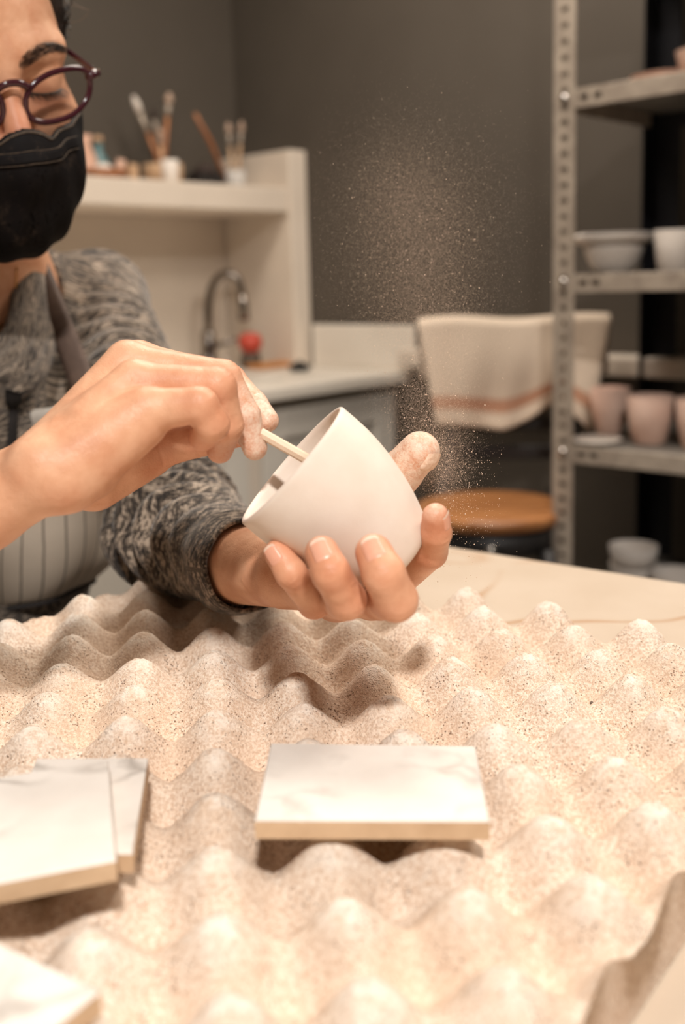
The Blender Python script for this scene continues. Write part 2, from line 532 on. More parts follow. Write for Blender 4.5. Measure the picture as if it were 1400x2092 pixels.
class MB:
    """collects vertices and faces for one mesh (world coordinates)"""

    def __init__(self):
        self.v, self.f, self.m = [], [], []

    def add(self, verts, faces, mi=0):
        o = len(self.v)
        self.v.extend([tuple(float(c) for c in q) for q in verts])
        self.f.extend([tuple(i + o for i in fc) for fc in faces])
        self.m.extend([mi] * len(faces))
        return self

    def box(self, o, ax, ay, az, bev=0.0, mi=0):
        """box from corner o along three edge vectors, edges chamfered by bev"""
        o, ax, ay, az = [np.array(q, float) for q in (o, ax, ay, az)]
        L = [np.linalg.norm(q) for q in (ax, ay, az)]
        if bev <= 0:
            c = [o, o + ax, o + ax + ay, o + ay]
            self.add(c + [q + az for q in c], [(3, 2, 1, 0), (4, 5, 6, 7), (0, 1, 5, 4), (1, 2, 6, 5), (2, 3, 7, 6), (3, 0, 4, 7)], mi)
            return self
        bev = min(bev, min(L) * 0.45)
        t = [bev / q for q in L]
        vs, idx = [], {}
        for i in (0, 1):
            for j in (0, 1):
                for k in (0, 1):
                    for s in range(3):
                        c = [i, j, k]
                        w = [c[q] if q == s else (t[q] if c[q] == 0 else 1 - t[q]) for q in range(3)]
                        idx[(i, j, k, s)] = len(vs)
                        vs.append(o + ax * w[0] + ay * w[1] + az * w[2])
        fs = []
        for s in range(3):
            a, b = [q for q in range(3) if q != s]
            for val in (0, 1):
                quad = []
                for (p, q) in ((0, 0), (1, 0), (1, 1), (0, 1)):
                    c = [0, 0, 0]
                    c[s], c[a], c[b] = val, p, q
                    quad.append(idx[(c[0], c[1], c[2], s)])
                fs.append(tuple(quad))
        for s in range(3):
            a, b = [q for q in range(3) if q != s]
            for p in (0, 1):
                for q in (0, 1):
                    c0, c1 = [0, 0, 0], [0, 0, 0]
                    c0[a], c0[b], c0[s] = p, q, 0
                    c1[a], c1[b], c1[s] = p, q, 1
                    fs.append((idx[tuple(c0) + (a,)], idx[tuple(c1) + (a,)], idx[tuple(c1) + (b,)], idx[tuple(c0) + (b,)]))
        for i in (0, 1):
            for j in (0, 1):
                for k in (0, 1):
                    fs.append((idx[(i, j, k, 0)], idx[(i, j, k, 1)], idx[(i, j, k, 2)]))
        self.add(vs, fs, mi)
        return self

    def tube(self, pts, rad, n=10, closed=False, cap=True, flat=None, up=None, mi=0):
        """swept tube; flat = (w, t) factors for an elliptic section, up fixes its orientation"""
        pts = [np.array(q, float) for q in pts]
        m = len(pts)
        rad = [rad] * m if np.isscalar(rad) else list(rad)
        tang = []
        for i in range(m):
            a = pts[(i - 1) % m] if (closed or i > 0) else pts[i]
            b = pts[(i + 1) % m] if (closed or i < m - 1) else pts[i]
            t = b - a
            tang.append(t / (np.linalg.norm(t) + 1e-12))
        nrm = np.array(up, float) if up is not None else np.array([0.3, 0.2, 1.0])
        vs = []
        for i in range(m):
            t = tang[i]
            q = (np.array(up, float) if up is not None else nrm)
            q = q - t * (q @ t)
            if np.linalg.norm(q) < 1e-6:
                q = np.cross(t, [1, 0, 0])
            q = q / np.linalg.norm(q)
            nrm = q
            s = np.cross(t, q)
            fw, ft = flat if flat else (1, 1)
            for k in range(n):
                a = 2 * math.pi * k / n
                vs.append(pts[i] + rad[i] * (fw * math.cos(a) * s + ft * math.sin(a) * q))
        fs = []
        for i in range(m if closed else m - 1):
            j = (i + 1) % m
            for k in range(n):
                l = (k + 1) % n
                fs.append((i * n + k, i * n + l, j * n + l, j * n + k))
        if cap and not closed:
            fs.append(tuple(range(n))[::-1])
            fs.append(tuple((m - 1) * n + k for k in range(n)))
        self.add(vs, fs, mi)
        return self

    def lathe(self, base, axis, prof, n=32, mi=0, ref=None, close_start=True, close_end=True):
        """prof: list of (along axis, radius)"""
        base, axis = np.array(base, float), np.array(axis, float)
        axis = axis / np.linalg.norm(axis)
        u = np.cross(axis, ref if ref is not None else ([1, 0, 0] if abs(axis[0]) < 0.8 else [0, 1, 0]))
        u /= np.linalg.norm(u)
        w = np.cross(axis, u)
        vs, fs = [], []
        for (t, r) in prof:
            for k in range(n):
                a = 2 * math.pi * k / n
                vs.append(base + axis * t + r * (math.cos(a) * u + math.sin(a) * w))
        for i in range(len(prof) - 1):
            for k in range(n):
                l = (k + 1) % n
                fs.append((i * n + k, i * n + l, (i + 1) * n + l, (i + 1) * n + k))
        if close_start and prof[0][1] > 1e-6:
            fs.append(tuple(range(n))[::-1])
        if close_end and prof[-1][1] > 1e-6:
            fs.append(tuple((len(prof) - 1) * n + k for k in range(n)))
        self.add(vs, fs, mi)
        return self

    def mesh(self, name='m'):
        me = bpy.data.meshes.new(name)
        me.from_pydata(self.v, [], self.f)
        if any(self.m):
            me.polygons.foreach_set('material_index', np.array(self.m, dtype=np.int32))
        me.validate(clean_customdata=False)
        me.update()
        return me

    def build(self, name, mat, parent=None, smooth=False):
        return link(name, self.mesh(name), mat, parent, smooth)


def grid_mesh(pts):
    """pts: (m, n, 3) -> verts, faces"""
    m, n = pts.shape[:2]
    i, j = np.meshgrid(np.arange(m - 1), np.arange(n - 1), indexing='ij')
    a = (i * n + j).ravel()
    return pts.reshape(-1, 3), np.stack([a, a + n, a + n + 1, a + 1], 1)


def np_mesh(name, verts, quads, attrs=None, vattrs=None, mi=None):
    me = bpy.data.meshes.new(name)
    nv, nf = len(verts), len(quads)
    k = quads.shape[1]
    me.vertices.add(nv)
    me.vertices.foreach_set('co', np.ascontiguousarray(verts, dtype=np.float32).ravel())
    me.loops.add(nf * k)
    me.loops.foreach_set('vertex_index', np.ascontiguousarray(quads, dtype=np.int32).ravel())
    me.polygons.add(nf)
    me.polygons.foreach_set('loop_start', np.arange(0, nf * k, k, dtype=np.int32))
    if mi is not None:
        me.polygons.foreach_set('material_index', np.ascontiguousarray(mi, dtype=np.int32))
    me.polygons.foreach_set('use_smooth', np.ones(nf, dtype=bool))
    for a, val in (attrs or {}).items():
        me.attributes.new(a, 'FLOAT', 'POINT').data.foreach_set('value', np.ascontiguousarray(val, dtype=np.float32))
    for a, val in (vattrs or {}).items():
        me.attributes.new(a, 'FLOAT_VECTOR', 'POINT').data.foreach_set('vector', np.ascontiguousarray(val, dtype=np.float32).ravel())
    me.update(calc_edges=True)
    me.validate(clean_customdata=False)
    return me


# ------------------------------------------------------------------ implicit surfaces
def rcone(p, a, b, r1, r2):
    a, b = np.asarray(a, np.float32), np.asarray(b, np.float32)
    ba = b - a
    l2 = float(ba @ ba)
    rr = r1 - r2
    a2 = max(l2 - rr * rr, 1e-12)
    il2 = 1.0 / l2
    pa = p - a
    y = pa @ ba
    z = y - l2
    q = pa * l2 - y[:, None] * ba
    x2 = np.einsum('ij,ij->i', q, q)
    y2 = y * y * l2
    z2 = z * z * l2
    k = np.sign(rr) * rr * rr * x2
    d = (np.sqrt(x2 * a2 * il2) + y * rr) * il2 - r1
    d = np.where(np.sign(y) * a2 * y2 < k, np.sqrt(x2 + y2) * il2 - r1, d)
    return np.where(np.sign(z) * a2 * z2 > k, np.sqrt(x2 + z2) * il2 - r2, d)


def ellip(p, c, r, rot=None):
    q = p - np.asarray(c, np.float32)
    if rot is not None:
        q = q @ np.asarray(rot, np.float32)
    r = np.asarray(r, np.float32)
    k0 = np.sqrt(((q / r) ** 2).sum(1)) + 1e-9
    k1 = np.sqrt(((q / (r * r)) ** 2).sum(1)) + 1e-9
    return k0 * (k0 - 1.0) / k1


def smin(a, b, k):
    if k <= 0:
        return np.minimum(a, b)
    h = np.maximum(k - np.abs(a - b), 0.0) / k
    return np.minimum(a, b) - h * h * k * 0.25


def smax(a, b, k):
    return -smin(-a, -b, k)


def surface(fn, lo, hi, h, slack=1.5):
    """surface nets over a box: returns verts, quads"""
    lo, hi = np.asarray(lo, float), np.asarray(hi, float)
    B = 10
    nb = np.ceil((hi - lo) / (h * B)).astype(int)
    n = nb * B + 1
    cen = [lo[i] + (np.arange(nb[i]) + 0.5) * B * h for i in range(3)]
    G = np.stack(np.meshgrid(*cen, indexing='ij'), -1).reshape(-1, 3).astype(np.float32)
    c = fn(G)
    act = np.nonzero(np.abs(c) < B * h * 0.87 * slack + h)[0]
    V = np.empty(tuple(n), np.float32)
    cs = np.where(c > 0, 1.0, -1.0).astype(np.float32).reshape(tuple(nb))
    V[:-1, :-1, :-1] = np.repeat(np.repeat(np.repeat(cs, B, 0), B, 1), B, 2)
    V[-1] = V[-2]
    V[:, -1] = V[:, -2]
    V[:, :, -1] = V[:, :, -2]
    loc = np.stack(np.meshgrid(*[np.arange(B + 1)] * 3, indexing='ij'), -1).reshape(-1, 3)
    for s in range(0, len(act), 150):
        ids = act[s:s + 150]
        bi = np.stack(np.unravel_index(ids, tuple(nb)), -1) * B
        gi = (bi[:, None, :] + loc[None]).reshape(-1, 3)
        V[gi[:, 0], gi[:, 1], gi[:, 2]] = fn((lo + gi * h).astype(np.float32))
    S = V < 0
    m = [k - 1 for k in n]
    cnt = np.zeros(m, np.int8)
    for dx in (0, 1):
        for dy in (0, 1):
            for dz in (0, 1):
                cnt += S[dx:dx + m[0], dy:dy + m[1], dz:dz + m[2]]
    cells = np.argwhere((cnt > 0) & (cnt < 8))
    idx = -np.ones(m, np.int64)
    idx[cells[:, 0], cells[:, 1], cells[:, 2]] = np.arange(len(cells))
    acc = np.zeros((len(cells), 3))
    num = np.zeros(len(cells))
    cor = [(0, 0, 0), (1, 0, 0), (0, 1, 0), (1, 1, 0), (0, 0, 1), (1, 0, 1), (0, 1, 1), (1, 1, 1)]
    for i in range(8):
        for ax in range(3):
            if cor[i][ax]:
                continue
            c2 = list(cor[i])
            c2[ax] = 1
            A = cells + cor[i]
            Bc = cells + c2
            va = V[A[:, 0], A[:, 1], A[:, 2]]
            vb = V[Bc[:, 0], Bc[:, 1], Bc[:, 2]]
            cr = (va < 0) != (vb < 0)
            t = np.where(cr, va / np.where(cr, va - vb, 1), 0)
            pt = A + 0.0
            pt[:, ax] += t
            acc[cr] += pt[cr]
            num[cr] += 1
    verts = lo + acc / num[:, None] * h
    quads = []
    for ax in range(3):
        o1, o2 = [(1, 2), (2, 0), (0, 1)][ax]
        sl0 = [slice(None)] * 3
        sl1 = [slice(None)] * 3
        sl0[ax], sl1[ax] = slice(0, -1), slice(1, None)
        s0, s1 = S[tuple(sl0)], S[tuple(sl1)]
        e = np.argwhere(s0 != s1)
        e = e[(e[:, o1] > 0) & (e[:, o2] > 0) & (e[:, o1] < m[o1]) & (e[:, o2] < m[o2])]
        d1 = np.zeros(3, int)
        d2 = np.zeros(3, int)
        d1[o1], d2[o2] = 1, 1
        q = [e - d1 - d2, e - d2, e, e - d1]
        q = np.stack([idx[w[:, 0], w[:, 1], w[:, 2]] for w in q], 1)
        flip = ~s0[e[:, 0], e[:, 1], e[:, 2]]
        q[flip] = q[flip][:, ::-1]
        quads.append(q)
    quads = np.concatenate(quads)
    quads = quads[(quads >= 0).all(1)]
    return verts, quads


def grad(fn, p, e=0.0006):
    p = np.asarray(p, np.float32)
    g = np.stack([fn(p + np.float32([e if i == k else 0 for k in range(3)])) - fn(p - np.float32([e if i == k else 0 for k in range(3)])) for i in range(3)], 1)
    return g / (np.linalg.norm(g, axis=1, keepdims=True) + 1e-9)


def onto(fn, pts, off=0.0, it=8):
    """moves points onto the surface fn = off"""
    p = np.asarray(pts, np.float32).copy()
    for _ in range(it):
        d = fn(p) - off
        p = p - (np.clip(d, -0.02, 0.02)[:, None] * grad(fn, p))
    return p


def catmull(pts, n):
    pts = np.array(pts, float)
    q = np.vstack([2 * pts[0] - pts[1], pts, 2 * pts[-1] - pts[-2]])
    out = []
    segs = len(pts) - 1
    for t in np.linspace(0, segs, n):
        i = min(int(t), segs - 1)
        u = t - i
        a, b, c, d = q[i], q[i + 1], q[i + 2], q[i + 3]
        out.append(0.5 * (2 * b + (c - a) * u + (2 * a - 5 * b + 4 * c - d) * u * u + (3 * b - a - 3 * c + d) * u ** 3))
    return np.array(out)


def rot(ax, a):
    c, s = math.cos(a), math.sin(a)
    return np.array({'x': [[1, 0, 0], [0, c, -s], [0, s, c]], 'y': [[c, 0, s], [0, 1, 0], [-s, 0, c]], 'z': [[c, -s, 0], [s, c, 0], [0, 0, 1]]}[ax])


def unit(v):
    v = np.asarray(v, float)
    return v / np.linalg.norm(v)



# ================================================================== THE ROOM
# room frame: K is the far corner, a runs along the back wall, b along the left wall
K = np.array([-0.2697, 2.9428, 0.0])
AX = np.array([0.7282, -0.6854, 0.0])
BX = np.array([-0.6854, -0.7282, 0.0])
ZX = np.array([0, 0, 1.0])
RA, RB, RH = 3.9, 3.7, 2.62


def W(a, b, z):
    return K + a * AX + b * BX + z * ZX


def rbox(name, a0, a1, b0, b1, z0, z1, mat, parent=None, bev=0.0):
    return MB().box(W(a0, b0, z0), AX * (a1 - a0), BX * (b1 - b0), ZX * (z1 - z0), bev).build(name, mat, parent)


def struct(o):
    o['kind'] = 'structure'
    return o


struct(rbox('floor', -0.1, RA + 0.1, -0.1, RB + 0.1, -0.1, 0.0, 'floor_concrete'))
struct(rbox('ceiling', -0.1, RA + 0.1, -0.1, RB + 0.1, RH, RH + 0.1, 'ceiling_paint'))
struct(rbox('wall_left', -0.1, 0.0, 0.0, RB, 0.0, RH, 'wall_paint'))
struct(rbox('wall_back', -0.1, RA + 0.1, -0.1, 0.0, 0.0, RH, 'wall_paint'))
struct(rbox('wall_right', RA, RA + 0.1, 0.0, RB, 0.0, RH, 'wall_paint'))
struct(rbox('wall_front', -0.1, RA + 0.1, RB, RB + 0.1, 0.0, RH, 'wall_paint'))
struct(rbox('baseboard_back', 0.66, RA - 0.01, 0.0, 0.015, 0.0, 0.08, 'white_board', bev=0.003))

LAMP_LABELS = ['small square ceiling lamp above and behind the viewer', 'large square added fill panel in front of the metal rack',
               'large square added fill panel beyond the far edge of the work table']
for (x, y, z, sx, sy, w, c), lb in zip(LAMPS, LAMP_LABELS):
    t = thing('key_or_fill_lamp', (x, y, RH), lb, 'lamp', 'ceiling lamps')
    e = 0.02
    h = MB()
    for (x0, x1, y0, y1) in ((-sx / 2 - e, -sx / 2, -sy / 2 - e, sy / 2 + e), (sx / 2, sx / 2 + e, -sy / 2 - e, sy / 2 + e),
                             (-sx / 2, sx / 2, -sy / 2 - e, -sy / 2), (-sx / 2, sx / 2, sy / 2, sy / 2 + e)):
        h.box((x + x0, y + y0, z - 0.01), (x1 - x0, 0, 0), (0, y1 - y0, 0), (0, 0, RH - z + 0.01))
    h.build('housing', 'lamp_housing', t)
    MB().box((x - sx / 2, y - sy / 2, z + 0.008), (sx, 0, 0), (0, sy, 0), (0, 0, 0.006)).build('diffuser', 'lamp_diffuser', t)

# ================================================================== WORK TABLE, FOAM, TILES
TANG = math.radians(-37.5)
TA = np.array([math.cos(TANG), math.sin(TANG), 0])
TB = np.array([-math.sin(TANG), math.cos(TANG), 0])
TTOP = 0.87


def T(ta, tb, z):
    return ta * TA + tb * TB + z * ZX


t = thing('work_table', T(0.0, 0.2, 0), 'beige work table with thin brown cracks under the foam mat', 'table')
MB().box(T(-0.575, -0.55, TTOP - 0.035), TA * 1.25, TB * 1.353, ZX * 0.035, 0.003).build('tabletop', 'table_stone', t)
for (u, v) in ((-0.53, -0.5), (0.6, -0.5), (-0.53, 0.73), (0.6, 0.73)):
    MB().box(T(u, v, 0), TA * 0.05, TB * 0.05, ZX * (TTOP - 0.035), 0.003).build('leg', 'dark_metal', t)
for v in (-0.49, 0.74):
    MB().box(T(-0.48, v, TTOP - 0.115), TA * 1.08, TB * 0.03, ZX * 0.08, 0.002).build('apron_rail', 'dark_metal', t)

# egg-crate foam: peaks on a square lattice turned 45 degrees to the sheet's edges
FANG = math.radians(7.5)
FS1, FS2 = 0.043, 0.042
PH1, PH2 = -0.528, -2.968
FZP, FAMP = 0.912, 0.0130


def foam_z(x, y, fine=True):
    u = (x * math.cos(FANG) + y * math.sin(FANG)) / FS1 * 2 * math.pi - PH1
    v = (-x * math.sin(FANG) + y * math.cos(FANG)) / FS2 * 2 * math.pi - PH2
    # slow wander so that no two bumps are alike
    u = u + 0.16 * np.sin(7.3 * x + 19 * y + 1.0) + 0.1 * np.sin(41 * x - 23 * y)
    v = v + 0.16 * np.sin(17 * x - 9 * y + 2.0) + 0.1 * np.sin(29 * x + 37 * y)
    w = (np.cos(u) + np.cos(v)) * 0.5
    du = (np.mod(u / (2 * math.pi) + .5, 1.0) - .5) * FS1
    dv = (np.mod(v / (2 * math.pi) + .5, 1.0) - .5) * FS2
    w = 0.8 * w + 0.2 * np.cos(math.pi * np.minimum(np.hypot(du, dv) / 0.0306, 1.0))
    amp = FAMP * (1 + 0.10 * np.sin(33 * x + 11 * y) * np.sin(27 * y - 14 * x + 0.6))
    z = FZP - FAMP + amp * w
    if fine:
        z = z + 0.00035 * np.sin(310 * x + 90 * np.sin(60 * y)) * np.sin(290 * y + 80 * np.sin(70 * x))
        z = z + 0.0006 * np.sin(120 * x + 3 * np.sin(90 * y)) * np.sin(133 * y + 2.0)
    return z


def make_foam():
    h = 0.0019
    us = np.arange(-0.572, -0.1165 + h / 2, h)
    vs = np.arange(-0.03, 0.585 + h / 2, h)
    U, V = np.meshgrid(us, vs, indexing='ij')
    X = U * TA[0] + V * TB[0]
    Y = U * TA[1] + V * TB[1]
    Z = foam_z(X, Y) + RNG.normal(0, 0.00026, X.shape)
    verts, quads = grid_mesh(np.stack([X, Y, Z], -1))
    m, n = X.shape
    # side walls down to the table and a bottom
    ring = np.concatenate([np.arange(n), np.arange(1, m) * n + n - 1, (m - 1) * n + np.arange(n - 2, -1, -1), np.arange(m - 2, 0, -1) * n])
    low = verts[ring].copy()
    low[:, 2] = TTOP + 0.0005
    o = len(verts)
    verts = np.vstack([verts, low])
    k = len(ring)
    i = np.arange(k)
    j = (i + 1) % k
    side = np.stack([ring[i], o + i, o + j, ring[j]], 1)
    quads = np.vstack([quads, side])
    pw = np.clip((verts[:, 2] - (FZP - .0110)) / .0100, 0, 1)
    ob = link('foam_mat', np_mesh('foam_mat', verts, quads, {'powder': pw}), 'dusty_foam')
    tag(ob, 'egg-crate foam mat with rounded bumps covered in sandy clay dust', 'foam mat')
    return ob


make_foam()


def tile(corners, z, thick, label, bev=0.0006):
    """corners: four (x, y, z offset) of the top face, in order"""
    t = [np.array([c[0], c[1], z + c[2]]) for c in corners]
    lo = [q - ZX * thick for q in t]
    cen = sum(t) / 4
    b = MB()
    ins = [cen + (q - cen) * 0.985 for q in t]
    mid = [q - ZX * 0.0008 for q in t]
    b.add(ins + mid + lo, [(0, 1, 2, 3)], 0)
    for i in range(4):
        j = (i + 1) % 4
        b.f.append((i, 4 + i, 4 + j, j)); b.m.append(0)
        b.f.append((4 + i, 8 + i, 8 + j, 4 + j)); b.m.append(1)
    b.f.append((11, 10, 9, 8)); b.m.append(1)
    ob = b.build('marble_tile', ['marble_face', 'tile_body'])
    return tag(ob, label, 'tile', 'marble tiles on the foam')


def pix(x, y, z):
    q = onz(x, y, z)
    return (q[0], q[1], 0.0)


tile([pix(553, 1518, .9225), pix(972, 1524, .9225), pix(1001, 1676, .9225), pix(520, 1674, .9225)], 0.9225, 0.0078,
     'white marble tile lying alone in the middle of the foam mat')
q0, q1, q2 = [np.array(pix(*c, .9205)) for c in ((303, 1548), (271, 1742), (60, 1742))]
tile([tuple(q0 - (q1 - q2) * 1.3), tuple(q0), tuple(q1), tuple(q1 - (q1 - q2) * 1.3)], 0.9205, 0.0078,
     'white marble tile mostly covered by the tile stacked on it')
c0, c1, c2 = [np.array(pix(*c, .9285)) for c in ((222, 1553), (238, 1757), (0, 1803))]
w = unit(c2 - c1) * 0.092
tile([tuple(c0 + w), tuple(c0), tuple(c1), tuple(c1 + w)], 0.9288, 0.0078,
     'white marble tile on top of another one at the left edge')
d0 = np.array(pix(205, 2022, .9215))
d1 = np.array(pix(0, 1926, .9215))
u1 = unit(d1 - d0) * 0.09
u2 = np.array([-u1[1], u1[0], 0])
tile([tuple(d0 + u1), tuple(d0), tuple(d0 + u2 * 0.9), tuple(d0 + u1 + u2 * 0.9)], 0.9215, 0.0078,
     'blurred white tile corner nearest the viewer at bottom left')


# crumbs of dry clay lying on the foam
for (px, py, sz, mat, lb) in ((750, 1507, .0030, 'amber_wood', 'brown clay crumb just behind the lone marble tile'),
                              (195, 1448, .0042, 'bisque_clay', 'flat clay flake on the foam behind the stacked tiles'),
                              (858, 1262, .0030, 'amber_wood', 'brown clay crumb on the foam right of the fingers'),
                              (1210, 1437, .0016, 'brown_and_gap_shade', 'tiny dark crumb on the foam right of the hand')):
    q = onz(px, py, .904)
    zc = float(foam_z(np.array([q[0]]), np.array([q[1]]))[0])
    for _ in range(4):
        q = onz(px, py, zc)
        zc = float(foam_z(np.array([q[0]]), np.array([q[1]]))[0])
    b = MB()
    rr = random.Random(px)
    vs = [np.array([q[0], q[1], zc]) + np.array([math.cos(k * 1.047) * sz * rr.uniform(.7, 1.2), math.sin(k * 1.047) * sz * rr.uniform(.6, 1.1), rr.uniform(-.0006, .0004)]) for k in range(6)]
    tp = [v + (np.array([q[0], q[1], zc]) - v) * .35 + ZX * sz * rr.uniform(.35, .6) for v in vs]
    b.add(vs + tp, [(k, (k + 1) % 6, 6 + (k + 1) % 6, 6 + k) for k in range(6)] + [(6, 7, 8, 9, 10, 11), (5, 4, 3, 2, 1, 0)])
    tag(b.build('clay_crumb', mat), lb, 'crumb', 'clay crumbs on the foam')

# ================================================================== CUP AND TOOL
CUP0 = P(598, 950, 0.500)                                  # centre of the rim
CUPAX = unit(0.752 * RC - 0.655 * UC + 0.127 * FW)          # from the rim to the base
CUPH = 0.0725
PROF = [(0.0, 0.0372), (0.008, 0.0373), (0.018, 0.0370), (0.030, 0.0354), (0.040, 0.0331), (0.050, 0.0302),
        (0.058, 0.0271), (0.064, 0.0243), (0.0685, 0.0214), (0.0715, 0.0175), (0.0725, 0.0125)]


def cup_sdf(p):
    q = p - CUP0.astype(np.float32)
    t = q @ CUPAX.astype(np.float32)
    r = np.sqrt(np.maximum((q * q).sum(1) - t * t, 0))
    R = np.interp(t, [a for a, _ in PROF], [b for _, b in PROF])
    return np.maximum(np.maximum((r - R) * 0.9, -t), t - CUPH)


def make_cup():
    t = np.linspace(0, 1, 60)
    pa = catmull([(a, b, 0) for a, b in PROF], 46)[:, :2]
    outer = [(a, b) for a, b in pa] + [(0.0728, 0.008), (0.0728, 0.0)]
    wall = 0.0027
    inner = [(max(a, 0.0) - (0.0 if a < 0.05 else 0.0), b - wall) for a, b in pa if a < 0.064]
    inner = [(a, b) for a, b in inner] + [(0.0665, 0.0185), (0.0682, 0.013), (0.0688, 0.006), (0.0688, 0.0)]
    lip = [(0.0, 0.0372 - wall), (-0.0008, 0.0372 - wall * 0.75), (-0.0011, 0.0372 - wall * 0.5), (-0.0008, 0.0372 - wall * 0.2)]
    prof = inner[::-1] + lip[1:] + outer
    n = 96
    b = MB().lathe(CUP0, CUPAX, prof, n=n, close_start=False, close_end=False)
    ob = b.build('cup', 'raw_clay', None, True)
    return tag(ob, 'unglazed pale clay cup held tilted in the left hand', 'cup')


make_cup()

TOOL0, TOOL1 = P(440, 832, 0.506), P(742, 1003, 0.500)
TOOLD = unit(TOOL1 - TOOL0)


def make_tool():
    root = thing('smoothing_tool', TOOL0, 'pale wooden modelling stick held between the fingers, dipping into the cup', 'tool')
    side = unit(np.cross(TOOLD, FW))
    pts, rad = [], []
    for s in np.linspace(0, 1, 24):
        pts.append(TOOL0 + (TOOL1 - TOOL0) * s)
        rad.append(0.0034 * (0.55 + 0.45 * min(1, s * 9)) * (1.0 - 0.35 * max(0, s - 0.8) / 0.2))
    MB().tube(pts, rad, n=8, flat=(0.95, 0.8), up=side).build('stick', 'tool_wood', root, False)
    MB().tube([TOOL1 - TOOLD * 0.012, TOOL1, TOOL1 + TOOLD * 0.006, TOOL1 + TOOLD * 0.011], [0.003, 0.0045, 0.004, 0.0015], n=12).build('rounded_tip', 'tool_wood', root, True)


make_tool()

# ================================================================== THE POTTER
BF = unit([0.82, -0.57, 0])         # way the body faces
BL = unit([0.57, 0.82, 0])          # towards its own left
BROT = np.stack([BL, -BF, ZX], 1)   # columns: left, back, up

NB = P(-10, 598, 0.93)              # base of the neck
WC = P(-30, 1050, 0.97)             # waist
LS = P(200, 612, 1.05)              # left shoulder
RS = 2 * NB - LS
LE = P(362, 1085, 0.80)             # left elbow
LW = P(588, 1178, 0.572)            # left wrist
RE = P(-560, 1310, 0.52)            # right elbow
RWC = P(100, 962, 0.472)            # right wrist
PC = np.array([WC[0], WC[1], 0.66]) - BF * 0.03

# head frame: x = own left, -y = forwards, z = up
HR = rot('z', math.radians(38)) @ rot('x', math.radians(17)) @ rot('y', math.radians(-9))
HO = P(20, 183, 0.715) - HR @ np.array([0, -0.093, 0.0])
HR32, HO32 = HR.astype(np.float32), HO.astype(np.float32)


def H(x, y, z):
    return HO + HR @ np.array([x, y, z], float)


def head_local(p):
    return (p - HO32) @ HR32


def head_sdf(p):
    q = head_local(p)
    d = ellip(q, (0, .012, .036), (.0715, .094, .086))
    d = smin(d, ellip(q, (0, -.034, -.026), (.058, .051, .083)), .03)
    d = smin(d, ellip(q, (0, -.036, -.080), (.045, .045, .037)), .02)
    ax = np.stack([np.abs(q[:, 0]), q[:, 1], q[:, 2]], 1)
    d = smin(d, rcone(ax, (.010, -.0765, .0195), (.047, -.060, .0215), .0115, .009), .014)
    d = smax(d, -ellip(ax, (.031, -.0915, -.002), (.021, .0165, .0125)), .012)
    d = smin(d, ellip(ax, (.031, -.0665, -.001), (.0150, .0135, .0125)), .003)
    # fold of the upper lid
    d = smin(d, rcone(ax, (.018, -.0765, .0045), (.044, -.0695, .0045), .0032, .0032), .006)
    d = smin(d, ellip(ax, (.043, -.054, -.030), (.020, .023, .019)), .022)
    d = smin(d, rcone(ax, (0, -.0835, .006), (0, -.1055, -.036), .0072, .0098), .012)
    d = smin(d, ellip(ax, (.0105, -.0955, -.038), (.008, .010, .0075)), .006)
    d = smin(d, ellip(ax, (.0725, .010, -.012), (.006, .018, .030)), .004)
    return d


NECK0 = H(0, .015, -.055)
CHEST = P(-40, 700, 0.875)


def neck_sdf(p):
    d = rcone(p, NECK0, NB - BF * 0.01, .050, .050)
    d = smin(d, rcone(p, NB + BF * 0.02, CHEST - BF * .02, .040, .028), .03)
    return d


# ---------------------------------------------------------------- hands
def J(l):
    return [(P(x, y, d), r) for (x, y, d, r) in l]


R_PALM = [J(c) for c in (
    [(100, 966, .461, .0160), (300, 838, .467, .0098)],
    [(108, 946, .468, .0165), (277, 784, .484, .0104)],
    [(112, 936, .481, .0165), (262, 745, .507, .0108)],
    [(118, 936, .494, .0155), (282, 740, .531, .0105)],
    [(140, 972, .462, .0160), (285, 866, .468, .0115)],
    [(190, 980, .503, .0150), (298, 925, .518, .0128)],
    [(165, 940, .478, .0195), (280, 842, .500, .0125)],
    [(66, 950, .4545, .0085), (84, 948, .4540, .0085)],
    [(170, 850, .4660, .0040), (272, 762, .4800, .0036)],
    [(175, 815, .4900, .0036), (258, 726, .5060, .0040)],
)]
R_ARM = [J(c) for c in (
    [(-560, 1310, .520, .0400), (-40, 1037, .470, .0190)],
    [(-40, 1037, .470, .0190), (104, 962, .463, .0160)],
    [(-40, 1030, .480, .0185), (112, 950, .489, .0165)],
)]
R_FING = [J(c) for c in (
    [(300, 838, .467, .0098), (408, 828, .463, .0083), (434, 866, .467, .0077), (414, 893, .480, .0066)],
    [(277, 784, .484, .0104), (444, 789, .480, .0088), (464, 868, .487, .0078), (449, 920, .497, .0064)],
    [(262, 745, .507, .0108), (456, 772, .503, .0088), (500, 850, .504, .0078), (521, 915, .506, .0062)],
    [(282, 740, .531, .0105), (468, 778, .532, .0086), (517, 828, .524, .0075), (546, 859, .517, .0060)],
    [(255, 935, .505, .0130), (318, 912, .514, .0115), (405, 893, .514, .0098), (490, 884, .511, .0070)],
)]
L_PALM = [J(c) for c in (
    [(590, 1174, .573, .0150), (628, 1204, .552, .0092)],
    [(596, 1172, .573, .0155), (684, 1226, .550, .0100)],
    [(602, 1166, .574, .0155), (760, 1224, .550, .0104)],
    [(606, 1158, .576, .0150), (800, 1192, .550, .0102)],
    [(610, 1155, .577, .0165), (700, 1110, .566, .0150)],
    [(620, 1165, .572, .0170), (730, 1180, .558, .0140)],
    [(690, 1224, .552, .0095), (768, 1230, .502, .0072)],
)]
